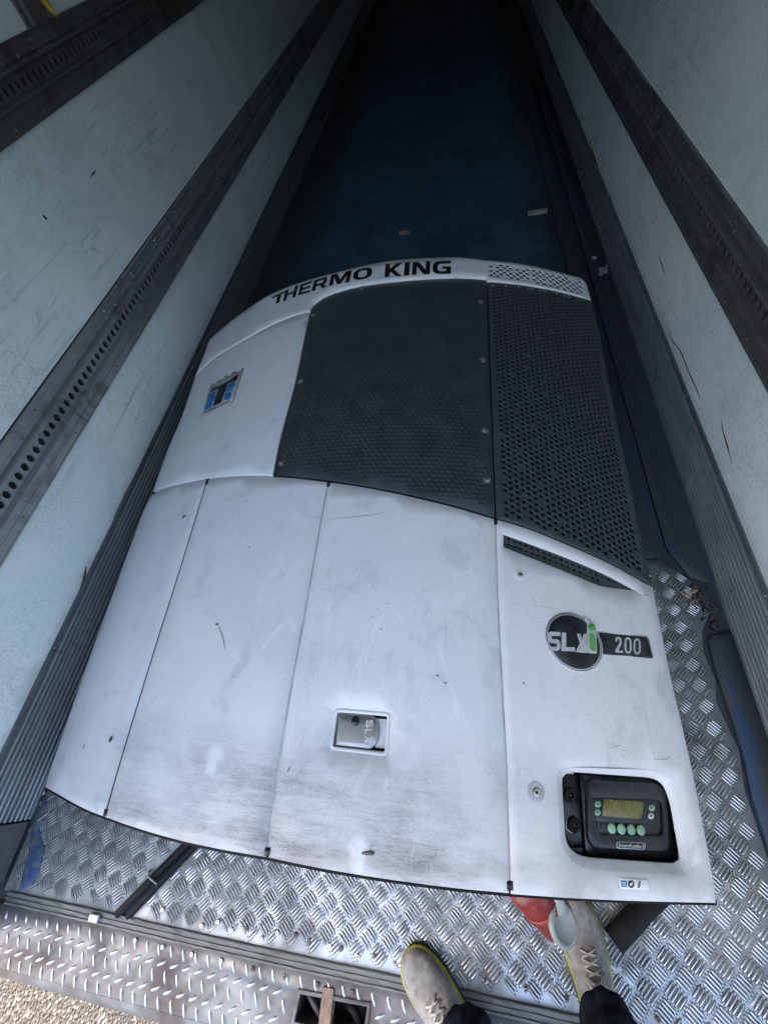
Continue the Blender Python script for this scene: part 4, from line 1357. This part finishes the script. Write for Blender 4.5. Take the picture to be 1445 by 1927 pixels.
# --- black hose end on the plate
hp = [on_z(1262, 1660, .03), on_z(1215, 1706, .03), on_z(1184, 1741, .028), on_z(1154, 1773, .027)]
hose = tube('drain_hose', hp, .0265, M_RUBBER, None, 20)
tag(hose, 'black rubber hose end poking out from under the control panel', 'hose')

# ================================================================== THE PERSON (only shoes and trouser legs show)
person = empty('person', (.48, -.02, 0), 'person in dark trousers and grey lace-up shoes with yellow sole trim, standing on the sill', 'person')

def shoe(toe, heel, up_lean):
    toe, heel = Vector(toe), Vector(heel)
    ax = (toe - heel); L = ax.length; ax.normalize()
    sd_ = Vector((ax.y, -ax.x, 0))
    prof = ((0, .010, .030), (.02, .024, .040), (.06, .036, .047), (.13, .046, .053), (.22, .0515, .058), (.32, .0525, .064), (.42, .050, .074), (.52, .046, .088), (.60, .043, .101), (.70, .040, .112), (.80, .038, .114), (.90, .035, .112), (.97, .026, .106), (1.0, .012, .095))
    N = 14
    vs, fs = [], []
    for s, w, h in prof:
        c = toe - ax * (L * s)
        for k in range(N + 1):
            a = math.pi * k / N
            ca = math.cos(a)
            x = w * math.copysign(abs(ca) ** .8, ca)
            z = .022 + (h - .022) * math.sin(a) ** .75
            if .012 < s < .99: z += .0006 * math.sin(31 * s + 5 * k)
            vs.append(c + sd_ * x * (1.0 if s < .5 else 1 - .25 * (z - .022) / h) + Vector((0, 0, z)))
    for i in range(len(prof) - 1):
        for k in range(N):
            a = i * (N + 1) + k
            fs.append((a, a + 1, a + N + 2, a + N + 1))
    fs.append(tuple(range(N, -1, -1)))
    fs.append(tuple((len(prof) - 1) * (N + 1) + k for k in range(N + 1)))
    up = mesh('shoe', vs, fs, M_SHOE, person, True)
    md = up.modifiers.new('sub', 'SUBSURF'); md.levels = 1; md.render_levels = 2
    # soles: black outsole, yellow rand
    def sole(name, z0, z1, grow, mat):
        l = []
        for s, w, h in prof: l.append(tuple((toe - ax * (L * s) + sd_ * (w + grow)).xy))
        for s, w, h in prof[::-1]: l.append(tuple((toe - ax * (L * s) - sd_ * (w + grow)).xy))
        l = ccw(l)
        tip = toe + ax * grow
        return slab(name, l, [], lambda x, y: z1, z1 - z0, mat, up, 0, .002)
    sole('outsole', .004, .014, .0040, M_SOLE)
    sole('midsole', .0142, .0245, .0022, M_LIME)
    # tongue and laces
    def top(s, x):
        for i in range(len(prof) - 1):
            if prof[i][0] <= s <= prof[i + 1][0]:
                f = (s - prof[i][0]) / (prof[i + 1][0] - prof[i][0])
                w = prof[i][1] + (prof[i + 1][1] - prof[i][1]) * f; h = prof[i][2] + (prof[i + 1][2] - prof[i][2]) * f
                ca = min(.99, abs(x) / w) ** 1.25
                return .022 + (h - .022) * math.sin(math.acos(ca)) ** .75
        return .1
    def P(s, x, dz): return toe - ax * (L * s) + sd_ * x + Vector((0, 0, top(s, x) + dz))
    vs = []
    for i in range(9):
        s = .315 + .255 * i / 8
        vs += [P(s, -.012, .0012), P(s, .0, .002), P(s, .012, .0012)]
    fs = []
    for i in range(8):
        for k in range(2): fs.append((i * 3 + k, i * 3 + k + 1, i * 3 + k + 4, i * 3 + k + 3))
    mesh('tongue', vs, fs, M_LACED, up, True)
    for i in range(5):
        s = .335 + .052 * i
        for d in (-1, 1):
            tube('lace', [P(s, -.019 * d, .001), P(s + .018, -.006 * d, .0045), P(s + .03, .007 * d, .0045), P(s + .045, .019 * d, .001)], .0026, M_LACE, up, 6)
    tube('lace', [P(.56, -.005, .006), P(.52, -.018, .009), P(.47, -.026, .006), P(.50, -.012, .010), P(.56, .004, .006)], .0024, M_LACE, up, 6)
    tube('lace', [P(.56, .005, .006), P(.50, .016, .010), P(.45, .024, .006), P(.49, .012, .009), P(.56, 0, .006)], .0024, M_LACE, up, 6)
    return up
shoe((.170, .058, 0), (.385, -.128, 0), 0)
shoe((.610, .240, 0), (.668, -.045, 0), 0)

# trousers: one skin over a small skeleton, open hems at the ankles
bm = bmesh.new()
def sv(p): return bm.verts.new(p)
joints = {'pel': (.50, -.20, .95), 'hl': (.41, -.20, .88), 'hr': (.59, -.19, .88), 'kl': (.365, -.075, .50), 'kr': (.625, -.02, .50), 'ml': (.345, -.045, .28), 'mr': (.640, .012, .28),
          'al': (.325, -.012, .110), 'ar': (.638, .066, .110), 'wa': (.50, -.21, 1.06)}
rad = {'pel': .15, 'hl': .105, 'hr': .105, 'kl': .075, 'kr': .075, 'ml': .064, 'mr': .064, 'al': .066, 'ar': .066, 'wa': .15}
vm = {k: sv(p) for k, p in joints.items()}
for a, b in (('wa', 'pel'), ('pel', 'hl'), ('hl', 'kl'), ('kl', 'ml'), ('ml', 'al'), ('pel', 'hr'), ('hr', 'kr'), ('kr', 'mr'), ('mr', 'ar')): bm.edges.new((vm[a], vm[b]))
order = list(vm)
me = bpy.data.meshes.new('trousers')
bm.to_mesh(me); bm.free()
o = bpy.data.objects.new('tmp', me)
COL.objects.link(o)
md = o.modifiers.new('skin', 'SKIN')
sk_ = me.skin_vertices[0].data
for i, k in enumerate(order):
    sk_[i].radius = (rad[k], rad[k])
    sk_[i].use_root = (k == 'pel')
md2 = o.modifiers.new('sub', 'SUBSURF'); md2.levels = 3; md2.render_levels = 3
dg = bpy.context.evaluated_depsgraph_get()
tm = bpy.data.meshes.new_from_object(o.evaluated_get(dg))
bpy.data.objects.remove(o)
for v in tm.vertices:      # folds above the hem
    if v.co.z < .45:
        a = v.co.z * 70 + v.co.x * 25
        n = v.normal
        v.co += n * (.006 * math.sin(a) + .004 * math.sin(v.co.z * 130 + v.co.y * 40) + .003 * math.sin(v.co.x * 190 + v.co.z * 45)) * (1 if v.co.z > .09 else .3)
tm.polygons.foreach_set('use_smooth', [True] * len(tm.polygons))
tm.name = 'trousers'
link('trousers', tm, M_DENIM, person)
